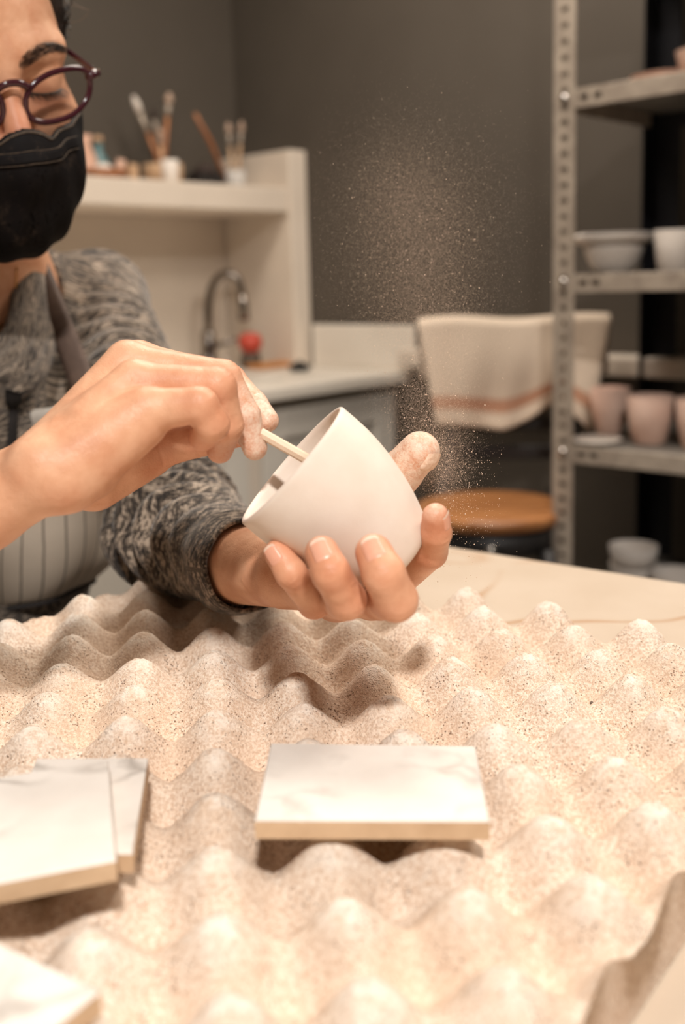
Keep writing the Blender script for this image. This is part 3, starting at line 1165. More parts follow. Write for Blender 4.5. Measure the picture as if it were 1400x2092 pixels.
L_ARM = [J(c) for c in (
    [(362, 1085, .800, .0380), (480, 1148, .650, .0250)],
    [(480, 1148, .650, .0250), (580, 1180, .576, .0165)],
    [(480, 1142, .655, .0235), (598, 1166, .584, .0165)],
)]
L_FING = [J(c) for c in (
    [(628, 1204, .552, .0092), (642, 1230, .500, .0080), (594, 1170, .480, .0072), (567, 1130, .483, .0065)],
    [(684, 1226, .550, .0100), (708, 1226, .461, .0089), (676, 1170, .450, .0084), (658, 1129, .455, .0076)],
    [(760, 1224, .550, .0104), (809, 1225, .453, .0096), (784, 1172, .445, .0093), (764, 1129, .451, .0083)],
    [(800, 1192, .550, .0102), (880, 1128, .508, .0082), (891, 1088, .494, .0074), (890, 1055, .487, .0064)],
    [(680, 1110, .570, .0150), (748, 1045, .562, .0130), (818, 966, .547, .0116), (858, 922, .538, .0106)],
)]


def chain(p, pts, k=.0022, pad=.03):
    """union of tapered capsules; far from the chain only a bound is computed"""
    q = np.array([a for a, _ in pts])
    lo = (q.min(0) - max(r for _, r in pts)).astype(np.float32)
    hi = (q.max(0) + max(r for _, r in pts)).astype(np.float32)
    bd = np.sqrt((np.maximum(np.maximum(lo - p, p - hi), 0) ** 2).sum(1))
    m = bd < pad
    out = bd + np.float32(.004)
    if m.any():
        out[m] = _chain(p[m], pts, k)
    return out


def _chain(p, pts, k):
    d = None
    for (a, r1), (b, r2) in zip(pts[:-1], pts[1:]):
        e = rcone(p, a, b, r1, r2)
        d = e if d is None else smin(d, e, k)
    return d


def hand_sdf(p, arm, palm, fing, kf=.0045):
    base = None
    for c in arm + palm:
        e = chain(p, c)
        base = e if base is None else smin(base, e, .0065)
    out = base
    for c in fing:
        e = chain(p, c)
        out = smin(out, smin(base, e, kf), .0010)
    return out


def right_hand(p):
    return hand_sdf(p, R_ARM, R_PALM, R_FING)


def left_hand(p):
    return smax(hand_sdf(p, L_ARM, L_PALM, L_FING), -cup_sdf(p), .0006)


def torso_sdf(p):
    d = rcone(p, PC, WC, .080, .070)
    d = smin(d, rcone(p, WC, NB - ZX * .07 - BF * .02, .070, .045), .03)
    d = smin(d, rcone(p, NB - ZX * .04 - BF * .02, LS, .028, .028), .03)
    d = smin(d, rcone(p, NB - ZX * .04 - BF * .02, RS, .028, .028), .03)
    d = smin(d, rcone(p, LS, LE, .030, .032), .02)
    d = smin(d, rcone(p, RS, RE, .040, .035), .02)
    d = smin(d, rcone(p, RE, R_ARM[0][1][0], .036, .0198), .01)
    d = smin(d, rcone(p, LE, L_ARM[0][1][0], .036, .0240), .01)
    return d


person = thing('person', (PC[0], PC[1], 0.0), 'person in black mask, glasses, grey knit and striped apron smoothing a cup', 'person')


def near_seg(p, a, b):
    ba = b - a
    t = np.clip(((p - a) @ ba) / (ba @ ba), 0, 1)
    return np.linalg.norm(p - a - t[:, None] * ba, axis=1), t


def normals(v, q):
    n = np.cross(v[q[:, 2]] - v[q[:, 0]], v[q[:, 3]] - v[q[:, 1]])
    out = np.zeros_like(v)
    for k in range(4):
        for c in range(3):
            out[:, c] += np.bincount(q[:, k], n[:, c], len(v))
    return out / (np.linalg.norm(out, axis=1, keepdims=True) + 1e-12)


def creases(v, q, fing):
    """wrinkles over the knuckles and flexion creases inside the joints"""
    n = normals(v, q)
    dep = np.zeros(len(v))
    for c in fing:
        own, _ = near_seg(v, c[1][0], c[2][0])
        for i in (1, 2):
            j, r = c[i]
            a, b = unit(c[i - 1][0] - j), unit(c[i + 1][0] - j)
            dors = -unit(a + b)
            ax = unit(b - a)
            w = v - j
            m = np.linalg.norm(w, axis=1) < r * 1.7
            s = w[m] @ ax
            cd_ = (w[m] @ dors) / r
            lat = (w[m] @ np.cross(ax, dors)) / r
            d = np.zeros(m.sum())
            for k, sk in enumerate((-.0042, -.0024, -.0006, .0012, .0030)):
                d += .00015 * np.exp(-((s - sk + .0008 * np.sin(lat * 2.1 + k * 1.7)) / .00055) ** 2) * np.clip(cd_ * 1.6 - .3, 0, 1) * np.clip(1.25 - abs(lat), 0, 1)
            d += .0004 * np.exp(-((s + .0003 * np.sin(lat * 3)) / .0008) ** 2) * np.clip(-cd_ * 1.5 - .3, 0, 1)
            dep[m] = np.maximum(dep[m], d)
    return v - n * dep[:, None]


def make_body():
    parts = []

    def box_of(chains, pad):
        q = np.array([a for c in chains for a, _ in c])
        return q.min(0) - pad, q.max(0) + pad
    # right hand and forearm, left hand and forearm, head and neck, hidden trunk
    lo, hi = box_of(R_PALM + R_FING + [R_ARM[1]], .028)
    v, q = surface(right_hand, lo, hi, .0009)
    v = creases(v, q, R_FING)
    parts.append((v, q, 'R'))
    lo, hi = box_of(L_PALM + L_FING + [L_ARM[1]], .028)
    v, q = surface(left_hand, lo, hi, .0009)
    v = creases(v, q, L_FING)
    parts.append((v, q, 'L'))

    def hn(p):
        return smin(head_sdf(p), neck_sdf(p), .02)
    lo = np.minimum(HO, NB) - [.13, .13, .10]
    hi = np.maximum(HO, NB) + [.13, .13, .14]
    v, q = surface(hn, lo, hi, .0022)
    parts.append((v, q, 'H'))
    lo = np.minimum.reduce([RS, RE, PC, LS, LE, R_ARM[0][1][0]]) - .14
    hi = np.maximum.reduce([RS, RE, PC, LS, LE, L_ARM[0][1][0]]) + .10
    v, q = surface(torso_sdf, lo, hi, .008)
    parts.append((v, q, 'T'))
    V, Q, red, dust, brow = [], [], [], [], []
    off = 0
    for v, q, k in parts:
        r = np.zeros(len(v))
        du = np.zeros(len(v))
        br = np.zeros(len(v))
        if k in 'RL':
            for c in (R_FING if k == 'R' else L_FING):
                for (a, ra) in c[1:3]:
                    dd = np.linalg.norm(v - a, axis=1)
                    r = np.maximum(r, 0.42 * np.exp(-(dd / (ra * 1.15)) ** 2))
                dd = np.linalg.norm(v - c[3][0], axis=1)
                r = np.maximum(r, 0.42 * np.exp(-(dd / .014) ** 2))
            dl = [(R_FING[2], 1, 3, .8), (R_FING[3], 1, 3, .8), (R_FING[1], 2, 3, .25)] if k == 'R' else \
                 [(L_FING[4], 1, 3, .9), (L_FING[3], 3, 3, .5), (L_FING[1], 3, 3, .55), (L_FING[2], 3, 3, .55)]
            for c, i0, i1, wgt in dl:
                a, b = c[i0][0], c[i1][0]
                if i0 == i1:
                    dd = np.linalg.norm(v - a - (a - c[i0 - 1][0]) * .45, axis=1)
                    du = np.maximum(du, wgt * np.clip(1.3 - dd / .0062, 0, 1))
                else:
                    dd, t = near_seg(v, a, b)
                    others = np.min([near_seg(v, o[1][0], o[3][0])[0] for o in (R_FING if k == 'R' else L_FING) if o is not c], axis=0)
                    du = np.maximum(du, wgt * np.clip(t * 2.2 + (.25 if k == 'L' else 0.0), 0, 1) * (dd < c[i0][1] * 1.6) * (dd < others))
        if k == 'H':
            l = head_local(v.astype(np.float32))
            x = np.abs(l[:, 0])
            fr = l[:, 1] < -.02
            tb = np.clip((x - .012) / .042, 0, 1)
            mid = .0155 + .0115 * np.sin(np.clip(tb, 0, 1) * 2.3) - .004 * tb
            wid = .0060 * (1 - .55 * tb) * (.55 + .45 * np.clip(tb * 6, 0, 1))
            br = np.clip(1.25 - np.abs(l[:, 2] - mid) / np.maximum(wid, 1e-4), 0, 1) * (x > .0095) * (x < .056) * fr * .9
            r = np.maximum(r, .5 * np.exp(-((x / .016) ** 2 + ((l[:, 2] + .028) / .03) ** 2)) * fr)
            r = np.maximum(r, .35 * np.exp(-(((x - .031) / .02) ** 2 + ((l[:, 2] + .012) / .012) ** 2)) * fr)
            br = np.maximum(br, .35 * np.exp(-(((x - .031) / .017) ** 2 + ((l[:, 2] + .011) / .008) ** 2)) * fr)
        V.append(v)
        Q.append(q + off)
        red.append(r)
        dust.append(du)
        brow.append(br)
        off += len(v)
    mi = [np.zeros(len(q), int) for q in Q]
    # nails: thin curved plates seated on the fingertips
    def nail(fn, c, dorsal, w, l, mat, back=.35, lift=.00045):
        nonlocal off
        a, b = c[2][0], c[3][0]
        ax = unit(b - a)
        dn = unit(np.asarray(dorsal) - ax * (np.asarray(dorsal) @ ax))
        sd = np.cross(ax, dn)
        cen = b - ax * (c[3][1] * back) + dn * c[3][1]
        m, n = 13, 15
        g = np.zeros((m, n, 3))
        for i in range(m):
            s = i / (m - 1) * 2 - 1
            for j in range(n):
                t = j / (n - 1) * 2 - 1
                ww = w * (1 - .10 * max(0, -t) ** 3 - .16 * max(0, t) ** 6 * (t > 0))
                yy = t * l
                if t < -.4:
                    yy = -l * (.4 + .6 * (-t - .4) / .6 * (1 - .45 * s * s))
                if t > .5:
                    yy = l * (.5 + .5 * (t - .5) / .5 * (1 - .30 * s * s))
                g[i, j] = cen + sd * s * ww + ax * yy
        p = g.reshape(-1, 3).astype(np.float32)
        p = onto(fn, p, 0.0)
        gr = grad(fn, p, .002)
        lifts = np.zeros((m, n))
        for i in range(m):
            s = abs(i / (m - 1) * 2 - 1)
            for j in range(n):
                t = j / (n - 1)
                e = min(1, (1 - s) * 3.2) * min(1, t * 5)
                lifts[i, j] = -.0005 + (lift + .0005) * e + .0005 * max(0, t - .75) / .25
        p = p + gr * lifts.reshape(-1, 1)
        # free edge runs straight on past the fingertip's curve
        vv, qq = grid_mesh(p.reshape(m, n, 3))
        V.append(vv)
        Q.append(qq + off)
        mm = np.full(len(qq), mat)
        jj = np.tile(np.arange(n - 1), m - 1)
        if mat == 1:
            mm[jj >= n - 3] = 2
        mi.append(mm)
        for arr, val in ((red, .2), (dust, 0), (brow, 0)):
            arr.append(np.full(len(vv), val))
        off += len(vv)
    tocam = -FW
    nail(left_hand, L_FING[0], tocam * 1.0 - RC * .45 + UC * .1, .0052, .0056, 1, .15)
    nail(left_hand, L_FING[1], tocam * 1.0 + UC * .25 - RC * .05, .0058, .0062, 1, .30)
    nail(left_hand, L_FING[2], tocam * 1.0 + UC * .25 - RC * .05, .0062, .0066, 1, .30)
    nail(left_hand, L_FING[3], RC * 1.0 + tocam * .55, .0050, .0058, 1, .15)
    nail(left_hand, L_FING[4], RC * .75 - UC * .35 + tocam * .75, .0070, .0078, 3, -.25, .0010)
    me = np_mesh('body', np.vstack(V), np.vstack(Q), {'red': np.concatenate(red), 'dust': np.concatenate(dust), 'brow': np.concatenate(brow)}, None, np.concatenate(mi))
    return link('body', me, ['skin', 'nail', 'nail_edge', 'nail_dusty'], person)


make_body()

# ---------------------------------------------------------------- sweater
CUFF = P(506, 1156, 0.630)
CUFFN = unit(L_ARM[1][1][0] - L_ARM[0][1][0])
RCUFF = P(-98, 1066, 0.477)
RCN = unit(RWC - RE)
COWL = [
    [P(42, 522, .890), P(40, 600, .880), P(30, 670, .862), P(-5, 715, .852), P(-60, 735, .85)],
    [P(56, 524, .895), P(58, 620, .878), P(42, 705, .856), P(0, 748, .846), P(-80, 765, .85)],
    [P(70, 530, .905), P(78, 640, .882), P(62, 725, .858), P(10, 775, .842), P(-80, 788, .845)],
    [P(84, 545, .925), P(98, 650, .892), P(84, 740, .866), P(30, 798, .846), P(-60, 806, .85)],
]
COWL_R = [.008, .0085, .0085, .0095]
COWLP = [catmull(c, 13) for c in COWL]


def arm_param(p, pts):
    """distance along and angle round a bent limb"""
    best = np.full(len(p), 1e9)
    u = np.zeros(len(p))
    v = np.zeros(len(p))
    acc = 0.0
    for a, b in zip(pts[:-1], pts[1:]):
        ba = b - a
        L = np.linalg.norm(ba)
        t = ((p - a) @ ba) / (L * L)
        tc = np.clip(t, -.3 if acc == 0 else 0, 1.2 if b is pts[-1] else 1)
        q = p - a - tc[:, None] * ba
        d = np.linalg.norm(q, axis=1)
        w = unit(ba)
        e1 = unit(np.cross(w, [0.3, 1, 0.2]))
        e2 = np.cross(w, e1)
        m = d < best
        u = np.where(m, acc + tc * L, u)
        v = np.where(m, np.arctan2(q @ e2, q @ e1), v)
        best = np.where(m, d, best)
        acc += L
    return u, v, best


def sweater_sdf(p):
    d = ellip(p, WC * .45 + NB * .55 - ZX * .045 - BF * .012, (.135, .088, .20), BROT)
    d = smin(d, rcone(p, PC + ZX * .09, WC, .092, .098), .03)
    for sd in (-1, 1):
        d = smin(d, ellip(p, NB + BL * (.062 * sd) + BF * .022 - ZX * .115, (.066, .066, .085), BROT), .03)
    d = smin(d, rcone(p, NB + BL * .035 - ZX * .012 - BF * .015, LS, .044, .046), .035)
    d = smin(d, rcone(p, NB - BL * .035 - ZX * .012 - BF * .015, RS, .044, .046), .035)
    arm = rcone(p, LS, LE, .047, .047)
    arm = smin(arm, rcone(p, LE, CUFF, .047, .0280), .02)
    u, v, _ = arm_param(p.astype(float), [LS, LE, CUFF])
    L1 = np.linalg.norm(LE - LS)
    bend = np.exp(-((u - L1 - .02) / .085) ** 2)
    soft = np.exp(-((u - L1 * .35) / .10) ** 2)
    fold = bend * .0120 * np.sin(u * 200 + 2.2 * np.sin(v * 1.0 + 1) + 1.4 * np.sin(v * 2 + .4)) * (.6 + .4 * np.sin(v * 1.5 + .8))
    fold = fold + soft * .0022 * np.sin(u * 300 + 1.3 * np.sin(v * 2.0) + .6)
    arm = (arm + fold) * .72
    arm = smax(arm, (p - CUFF.astype(np.float32)) @ CUFFN.astype(np.float32) + .010, .002)
    d = smin(d, arm, .018)
    ra = smin(rcone(p, RS, RE, .047, .052), rcone(p, RE, RCUFF, .050, .0265), .02)
    ra = smax(ra, (p - RCUFF.astype(np.float32)) @ RCN.astype(np.float32), .002)
    d = smin(d, ra, .018)
    d = smax(d, -(neck_sdf(p) - .003), .004)
    for c, r in zip(COWLP, COWL_R):
        d = smin(d, chain(p, [(a, r) for a in c], 0.0), .005)
    return d


def make_sweater():
    lo = np.minimum.reduce([RS, RE, PC, LS, LE, CUFF]) - [.07, .09, .0]
    hi = np.maximum.reduce([RS, RE, PC, LS, LE, CUFF, NB]) + [.07, .09, .07]
    v, q = surface(sweater_sdf, lo, hi, .0034, 1.9)
    u, a, d = arm_param(v, [LS, LE, CUFF])
    tu = v @ ZX
    c = v - (WC + NB) / 2
    ta = np.arctan2(c @ BL, c @ BF) * .12
    knit = np.stack([tu, ta, np.zeros(len(v))], 1)
    isarm = (d < .075) & (u > .005)
    knit[isarm] = np.stack([u, a * .05, np.zeros(len(v))], 1)[isarm]
    u2, a2, d2 = arm_param(v, [RS, RE, RCUFF])
    isr = (d2 < .075) & (u2 > .005) & (d2 < d)
    knit[isr] = np.stack([u2, a2 * .05, np.zeros(len(v))], 1)[isr]
    bd = np.full(len(v), 1e9)
    for i, cp in enumerate(COWLP):
        cu, ca, cdd = arm_param(v, list(cp))
        m = (cdd < COWL_R[i] + .006) & (cdd < bd)
        knit[m] = np.stack([ca * .02 + i, cu, np.zeros(len(v))], 1)[m]
        bd = np.where(m, cdd, bd)
    # gentle waver of the knitted rows
    knit[:, 0] += .004 * np.sin(knit[:, 1] * 60) + .002 * np.sin(knit[:, 1] * 140 + knit[:, 0] * 30)
    ob = link('sweater', np_mesh('sweater', v, q, None, {'knit': knit}), 'heather_knit', person)
    ob['label'] = 'grey-brown heather knit sweater with a draped cowl neck'

    # open cuff round the forearm
    def arm(p):
        return smin(chain(p, L_ARM[1]), smin(chain(p, L_ARM[2]), chain(p, L_ARM[0]), .006), .006)
    e1 = unit(np.cross(CUFFN, [0, 0, 1]))
    e2 = np.cross(CUFFN, e1)
    n = 72
    rows, kn = [], []
    prof = [(-.020, .0065), (-.012, .0068), (-.004, .0060), (.0012, .0058), (.0026, .0048), (.0022, .0036), (-.002, .0030), (-.012, .0030), (-.018, .0026)]
    for (t, off) in prof:
        row = []
        for k in range(n):
            a_ = 2 * math.pi * k / n
            dr = e1 * math.cos(a_) + e2 * math.sin(a_)
            lo_, hi_ = np.zeros(1), np.full(1, .06)
            c0 = CUFF + CUFFN * (t + .0012 * math.sin(a_ * 3 + 1) + .0008 * math.sin(a_ * 7))
            row.append((c0, dr))
        c0 = np.array([w[0] for w in row])
        dr = np.array([w[1] for w in row])
        lo_ = np.zeros(n)
        hi_ = np.full(n, .06)
        for _ in range(18):
            md = (lo_ + hi_) / 2
            ins = arm((c0 + dr * md[:, None]).astype(np.float32)) < off
            lo_ = np.where(ins, md, lo_)
            hi_ = np.where(ins, hi_, md)
        rows.append(c0 + dr * lo_[:, None])
        kn.append(np.stack([np.full(n, .5 + t), np.arange(n) / n * .3, np.zeros(n)], 1))
    g = np.array(rows)
    g = np.concatenate([g, g[:, :1]], 1)
    kk = np.array(kn)
    kk = np.concatenate([kk, kk[:, :1]], 1)
    vv, qq = grid_mesh(g)
    link('cuff', np_mesh('cuff', vv, qq, None, {'knit': kk.reshape(-1, 3)}), 'heather_knit', ob)
    return ob


sweater = make_sweater()


# ---------------------------------------------------------------- apron
def seen_on(fn, pix, d0, off):
    """first points of a surface met by the sight lines through photo pixels"""
    d = np.full(len(pix), d0)
    pix = np.array(pix, float)
    for _ in range(60):
        p = np.array([P(x, y, q) for (x, y), q in zip(pix, d)]).astype(np.float32)
        d = d + np.clip(fn(p) - off, -.01, .02) * .8
    return [P(x, y, q) for (x, y), q in zip(pix, d)]


def ribbon(fn, pts, width, off, thick, name, mat, parent, n=26, side=None):
    c = catmull(pts, n)
    rows = []
    for i in range(n):
        t = unit(c[min(i + 1, n - 1)] - c[max(i - 1, 0)])
        s = unit(np.cross(t, -FW)) if side is None else unit(side - t * (side @ t))
        rows.append([c[i] + s * width * k for k in (-.5, -.25, 0, .25, .5)])
    g = np.array(rows)
    p = onto(fn, g.reshape(-1, 3), off)
    top = p.reshape(g.shape)
    gr = grad(fn, p, .004).reshape(g.shape)
    bot = top - gr * thick
    b = MB()
    m = 5
    vs = np.concatenate([top.reshape(-1, 3), bot.reshape(-1, 3)])
    o = n * m
    fs = []
    for i in range(n - 1):
        for j in range(m - 1):
            a = i * m + j
            fs.append((a, a + 1, a + m + 1, a + m))
            fs.append((o + a, o + a + m, o + a + m + 1, o + a + 1))
        a = i * m
        fs.append((a, a + m, o + a + m, o + a))
        a = i * m + m - 1
        fs.append((a, o + a, o + a + m, a + m))
    fs.append(tuple(range(m)) + tuple(range(o + m - 1, o - 1, -1)))
    fs.append(tuple(range((n - 1) * m, n * m))[::-1] + tuple(range(o + (n - 1) * m, o + n * m)))
    b.add(vs, fs)
    return b.build(name, mat, parent, True)


def make_apron():
    z1, z0 = 0.990, 0.836
    nz, na = 46, 130
    g = np.zeros((nz, na, 3))
    kn = np.zeros((nz, na, 3))
    for i in range(nz):
        t = i / (nz - 1)                      # 0 top, 1 hem
        z = z1 + (z0 - z1) * t
        sc = (0.93 + .07 * math.sin(min(1, t * 1.6) * math.pi / 2)) * (1 - .30 * max(0, (t - .55) / .45) ** 2.2)
        for j in range(na):
            a = math.radians(-112 + 230 * j / (na - 1))
            f = .0045 * math.sin(a * 5 + t * 1.5) * (1 - .3 * t) + .003 * math.sin(a * 9 + 2 * t + 1.0) + .004 * math.sin(t * 7 + a * 2.2)
            r1, r2 = (.128 * sc + f), (.150 * sc + f)
            g[i, j] = WC + BF * (math.cos(a) * r1) + BL * (math.sin(a) * r2)
            g[i, j, 2] = z + .012 * math.cos(a)
            kn[i, j] = (a * .139 / .0175 + .25 * math.sin(t * 4 + a * 3), t, 0)
    v, q = grid_mesh(g)
    ap = link('apron', np_mesh('apron', v, q[:, ::-1], None, {'knit': kn.reshape(-1, 3)}), 'pinstripe_linen', person)
    ap['label'] = 'grey linen apron with thin dark pinstripes'
    md = ap.modifiers.new('thickness', 'SOLIDIFY')
    md.thickness = .0022
    md.offset = -1
    # pale facing along the top edge, dark hem below
    for nm, rows, mat, dz in (('apron_facing', (0, 1), 'apron_lining', .016), ('apron_hem', (nz - 1, nz - 2), 'dark_strap', -.006)):
        e = g[rows[0]].copy()
        out = e - WC
        out[:, 2] = 0
        out /= np.linalg.norm(out, axis=1, keepdims=True)
        s = np.stack([e + out * .0012 + ZX * dz, e + out * .0012 - ZX * .001 * np.sign(dz), e - out * .0036 - ZX * .001 * np.sign(dz), e - out * .0036 + ZX * dz, e + out * .0012 + ZX * dz], 0)
        vv, qq = grid_mesh(s)
        link(nm, np_mesh(nm, vv, qq), mat, ap)
    def sw(p):
        return sweater_sdf(p)
    c = catmull([P(x, y, d - .006) for x, y, d in ((70, 530, .918), (98, 600, .898), (124, 665, .886), (147, 722, .880), (168, 778, .872), (186, 830, .864))], 26)
    g2 = []
    for i in range(26):
        tg = unit(c[min(i + 1, 25)] - c[max(i - 1, 0)])
        sd2 = unit(np.cross(tg, -FW))
        g2.append([c[i] + sd2 * .021 * k - FW * .0015 * (1 - 4 * k * k) for k in (-.5, -.25, 0, .25, .5)])
    vv, qq = grid_mesh(np.array(g2))
    nstr = link('neck_strap', np_mesh('neck_strap', vv, qq), 'brown_strap', ap)
    mds = nstr.modifiers.new('thickness', 'SOLIDIFY')
    mds.thickness = .002
    ribbon(sw, seen_on(sw, [(30, 800), (30, 840), (28, 870), (26, 915)], .75, .003), .015, .0030, .002, 'bib_strap', 'dark_strap', ap, n=14)


make_apron()


# ---------------------------------------------------------------- mask
def mask_sdf(p):
    q = head_local(p)
    d = ellip(q, (0, -.048, -.055), (.0655, .0665, .071))
    d = smin(d, ellip(q, (0, -.060, -.092), (.040, .042, .036)), .02)
    d = smin(d, rcone(q, (0, -.094, -.018), (0, -.110, -.05), .010, .012), .025)
    ax = np.abs(q[:, 0])
    d = d + .0012 * np.sin(ax * 260 + q[:, 2] * 40) * np.clip((-.035 - q[:, 2]) / .03, 0, 1)
    d = smin(d, head_sdf(p) - .002, .006)
    return d


def mask_top(x):
    """height of the upper edge over the face, in head coordinates"""
    x = np.abs(x)
    return -.0265 - .004 * np.exp(-((x - .020) / .006) ** 2) + .004 * np.exp(-(x / .012) ** 2) + .006 * np.clip((x - .045) / .02, 0, 1)


def make_mask():
    def cut(p):
        q = head_local(p)
        d = mask_sdf(p)
        d = smax(d, (q[:, 2] - mask_top(q[:, 0]).astype(np.float32)), .0015)
        d = smax(d, q[:, 1] + .018 - .10 * np.maximum(-.05 - q[:, 2], 0), .002)
        return smax(d, -(mask_sdf(p) + .0024), .0005)
    c = H(0, -.05, -.06)
    v, q = surface(cut, c - .115, c + .115, .0016, 2.0)
    mk = link('face_mask', np_mesh('face_mask', v, q), 'black_mask', person)
    mk['label'] = 'black fabric face mask dusted with clay'
    # nose band: raised strip with pale stitched edges
    def strip(z0, z1, x0, x1, off, name, mat, top=False):
        n, m = 60, 5
        g = np.zeros((n, m, 3))
        for i in range(n):
            x = x0 + (x1 - x0) * i / (n - 1)
            step = .0050 * (1 / (1 + math.exp(-(abs(x) - .030) / .0022)))
            for j in range(m):
                z = z0 + (z1 - z0) * j / (m - 1)
                if top:
                    z = mask_top(x) + z0 + (z1 - z0) * j / (m - 1)
                    g[i, j] = H(x, -.135, z)
                else:
                    g[i, j] = H(x, -.135, z - .10 * abs(x) + step)
        p = g.reshape(-1, 3).astype(np.float32)
        fw = (HR @ np.array([0, 1.0, 0])).astype(np.float32)
        for _ in range(14):
            p = p + fw * np.clip(mask_sdf(p) - off, -.02, .02)[:, None]
        back = p - grad(mask_sdf, p, .002) * (off + .0004)
        v1, q1 = grid_mesh(p.reshape(n, m, 3))
        v2 = back
        ring = np.concatenate([np.arange(m), np.arange(1, n) * m + m - 1, (n - 1) * m + np.arange(m - 2, -1, -1), np.arange(n - 2, 0, -1) * m])
        o = len(v1)
        i = np.arange(len(ring))
        j = (i + 1) % len(ring)
        sd = np.stack([ring[i], ring[j], o + ring[j], o + ring[i]], 1)
        link(name, np_mesh(name, np.vstack([v1, v2]), np.vstack([q1, sd])), mat, mk)
    strip(-.0440, -.0365, -.046, .046, .0012, 'nose_band', 'black_mask')
    strip(-.0364, -.0358, -.046, .046, .0016, 'band_stitching', 'mask_stitch')
    strip(-.0447, -.0441, -.046, .046, .0016, 'band_stitching', 'mask_stitch')
    strip(-.0028, -.0012, -.060, .060, .0006, 'edge_binding', 'mask_stitch', True)
    for s in (-1, 1):
        pts = [H(s * .0635, -.022, -.030), H(s * .0685, -.010, -.018), H(s * .0715, .002, .004), H(s * .0735, .012, .016), H(s * .0755, .026, .006)]
        MB().tube(catmull(pts, 16), .0028, n=8, flat=(1.0, .5), up=HR @ np.array([s, 0, 0.0])).build('ear_loop', 'black_mask', mk, True)


make_mask()


# ---------------------------------------------------------------- glasses
def make_glasses():
    ob = bpy.data.objects.new('eyeglasses', None)
    COL.objects.link(ob)
    ob.location = Vector(H(0, -.096, .003))
    ob.parent = person
    ob.matrix_parent_inverse = Matrix.Translation(-person.location)
    ob['label'] = 'round-cornered plum plastic eyeglasses with clear lenses'
    def child(o):
        o.parent = ob
        o.matrix_parent_inverse = Matrix.Translation(-Vector(H(0, -.096, .003)))
        return o
    def yy(x):
        return -.0985 + 2.6 * x * x
    for s in (-1, 1):
        out = []
        for k in range(56):
            a = 2 * math.pi * k / 56
            cx, cz = math.cos(a), math.sin(a)
            ex = .0268 * math.copysign(abs(cx) ** .86, cx)
            ez = (.0158 if cz > 0 else .0178) * math.copysign(abs(cz) ** .86, cz)
            x = .0350 + ex + .0022 * cz
            z = -.0052 + ez + .0040 * cx
            out.append((x, z))
        loop = [H(s * x, yy(x), z) for x, z in out]
        child(MB().tube(loop, .0022, n=10, closed=True, flat=(1.0, .78), up=HR @ np.array([0, -1.0, 0])).build('rim', 'plum_frame', None, True))
        c = (.0350, -.0052)
        vs = [H(s * c[0], yy(c[0]) - .0002, c[1])] + [H(s * x, yy(x), z) for x, z in out]
        vb = [q + HR @ np.array([0, .0016, 0]) for q in vs]
        n = len(out)
        fs = [(0, 1 + k, 1 + (k + 1) % n) for k in range(n)] + [(n + 1, n + 2 + (k + 1) % n, n + 2 + k) for k in range(n)]
        child(MB().add(vs + vb, fs).build('lens', 'lens_glass', None, True))
        hx = .0665
        child(MB().tube([H(s * .0605, yy(.0605), .0035), H(s * .0650, yy(.0650) + .001, .0050), H(s * .0695, -.0845, .0055), H(s * .0705, -.0800, .0058)], [.0030, .0034, .0032, .0026], n=10).build('end_piece', 'plum_frame', None, True))
        child(MB().box(H(s * .0700 - .0015, -.0862, .0068), HR @ np.array([.003, 0, 0]), HR @ np.array([0, .008, 0]), HR @ np.array([0, 0, .0022]), .0004).build('hinge', 'chrome', None, False))
        arm = catmull([H(s * .0703, -.0800, .0058), H(s * .0722, -.045, .0110), H(s * .0735, -.010, .0150), H(s * .0740, .012, .010), H(s * .0730, .030, -.016)], 24)
        child(MB().tube(arm, .0026, n=10, flat=(1.0, .5), up=HR @ np.array([s, 0, 0.0])).build('temple_arm', 'plum_frame', None, True))
    br = catmull([H(-.0118, -.0985, .0010), H(-.006, -.1005, .0045), H(0, -.1010, .0055), H(.006, -.1005, .0045), H(.0118, -.0985, .0010)], 15)
    child(MB().tube(br, .0026, n=10, flat=(1.0, .85), up=HR @ np.array([0, -1.0, 0])).build('bridge', 'plum_frame', None, True))


make_glasses()


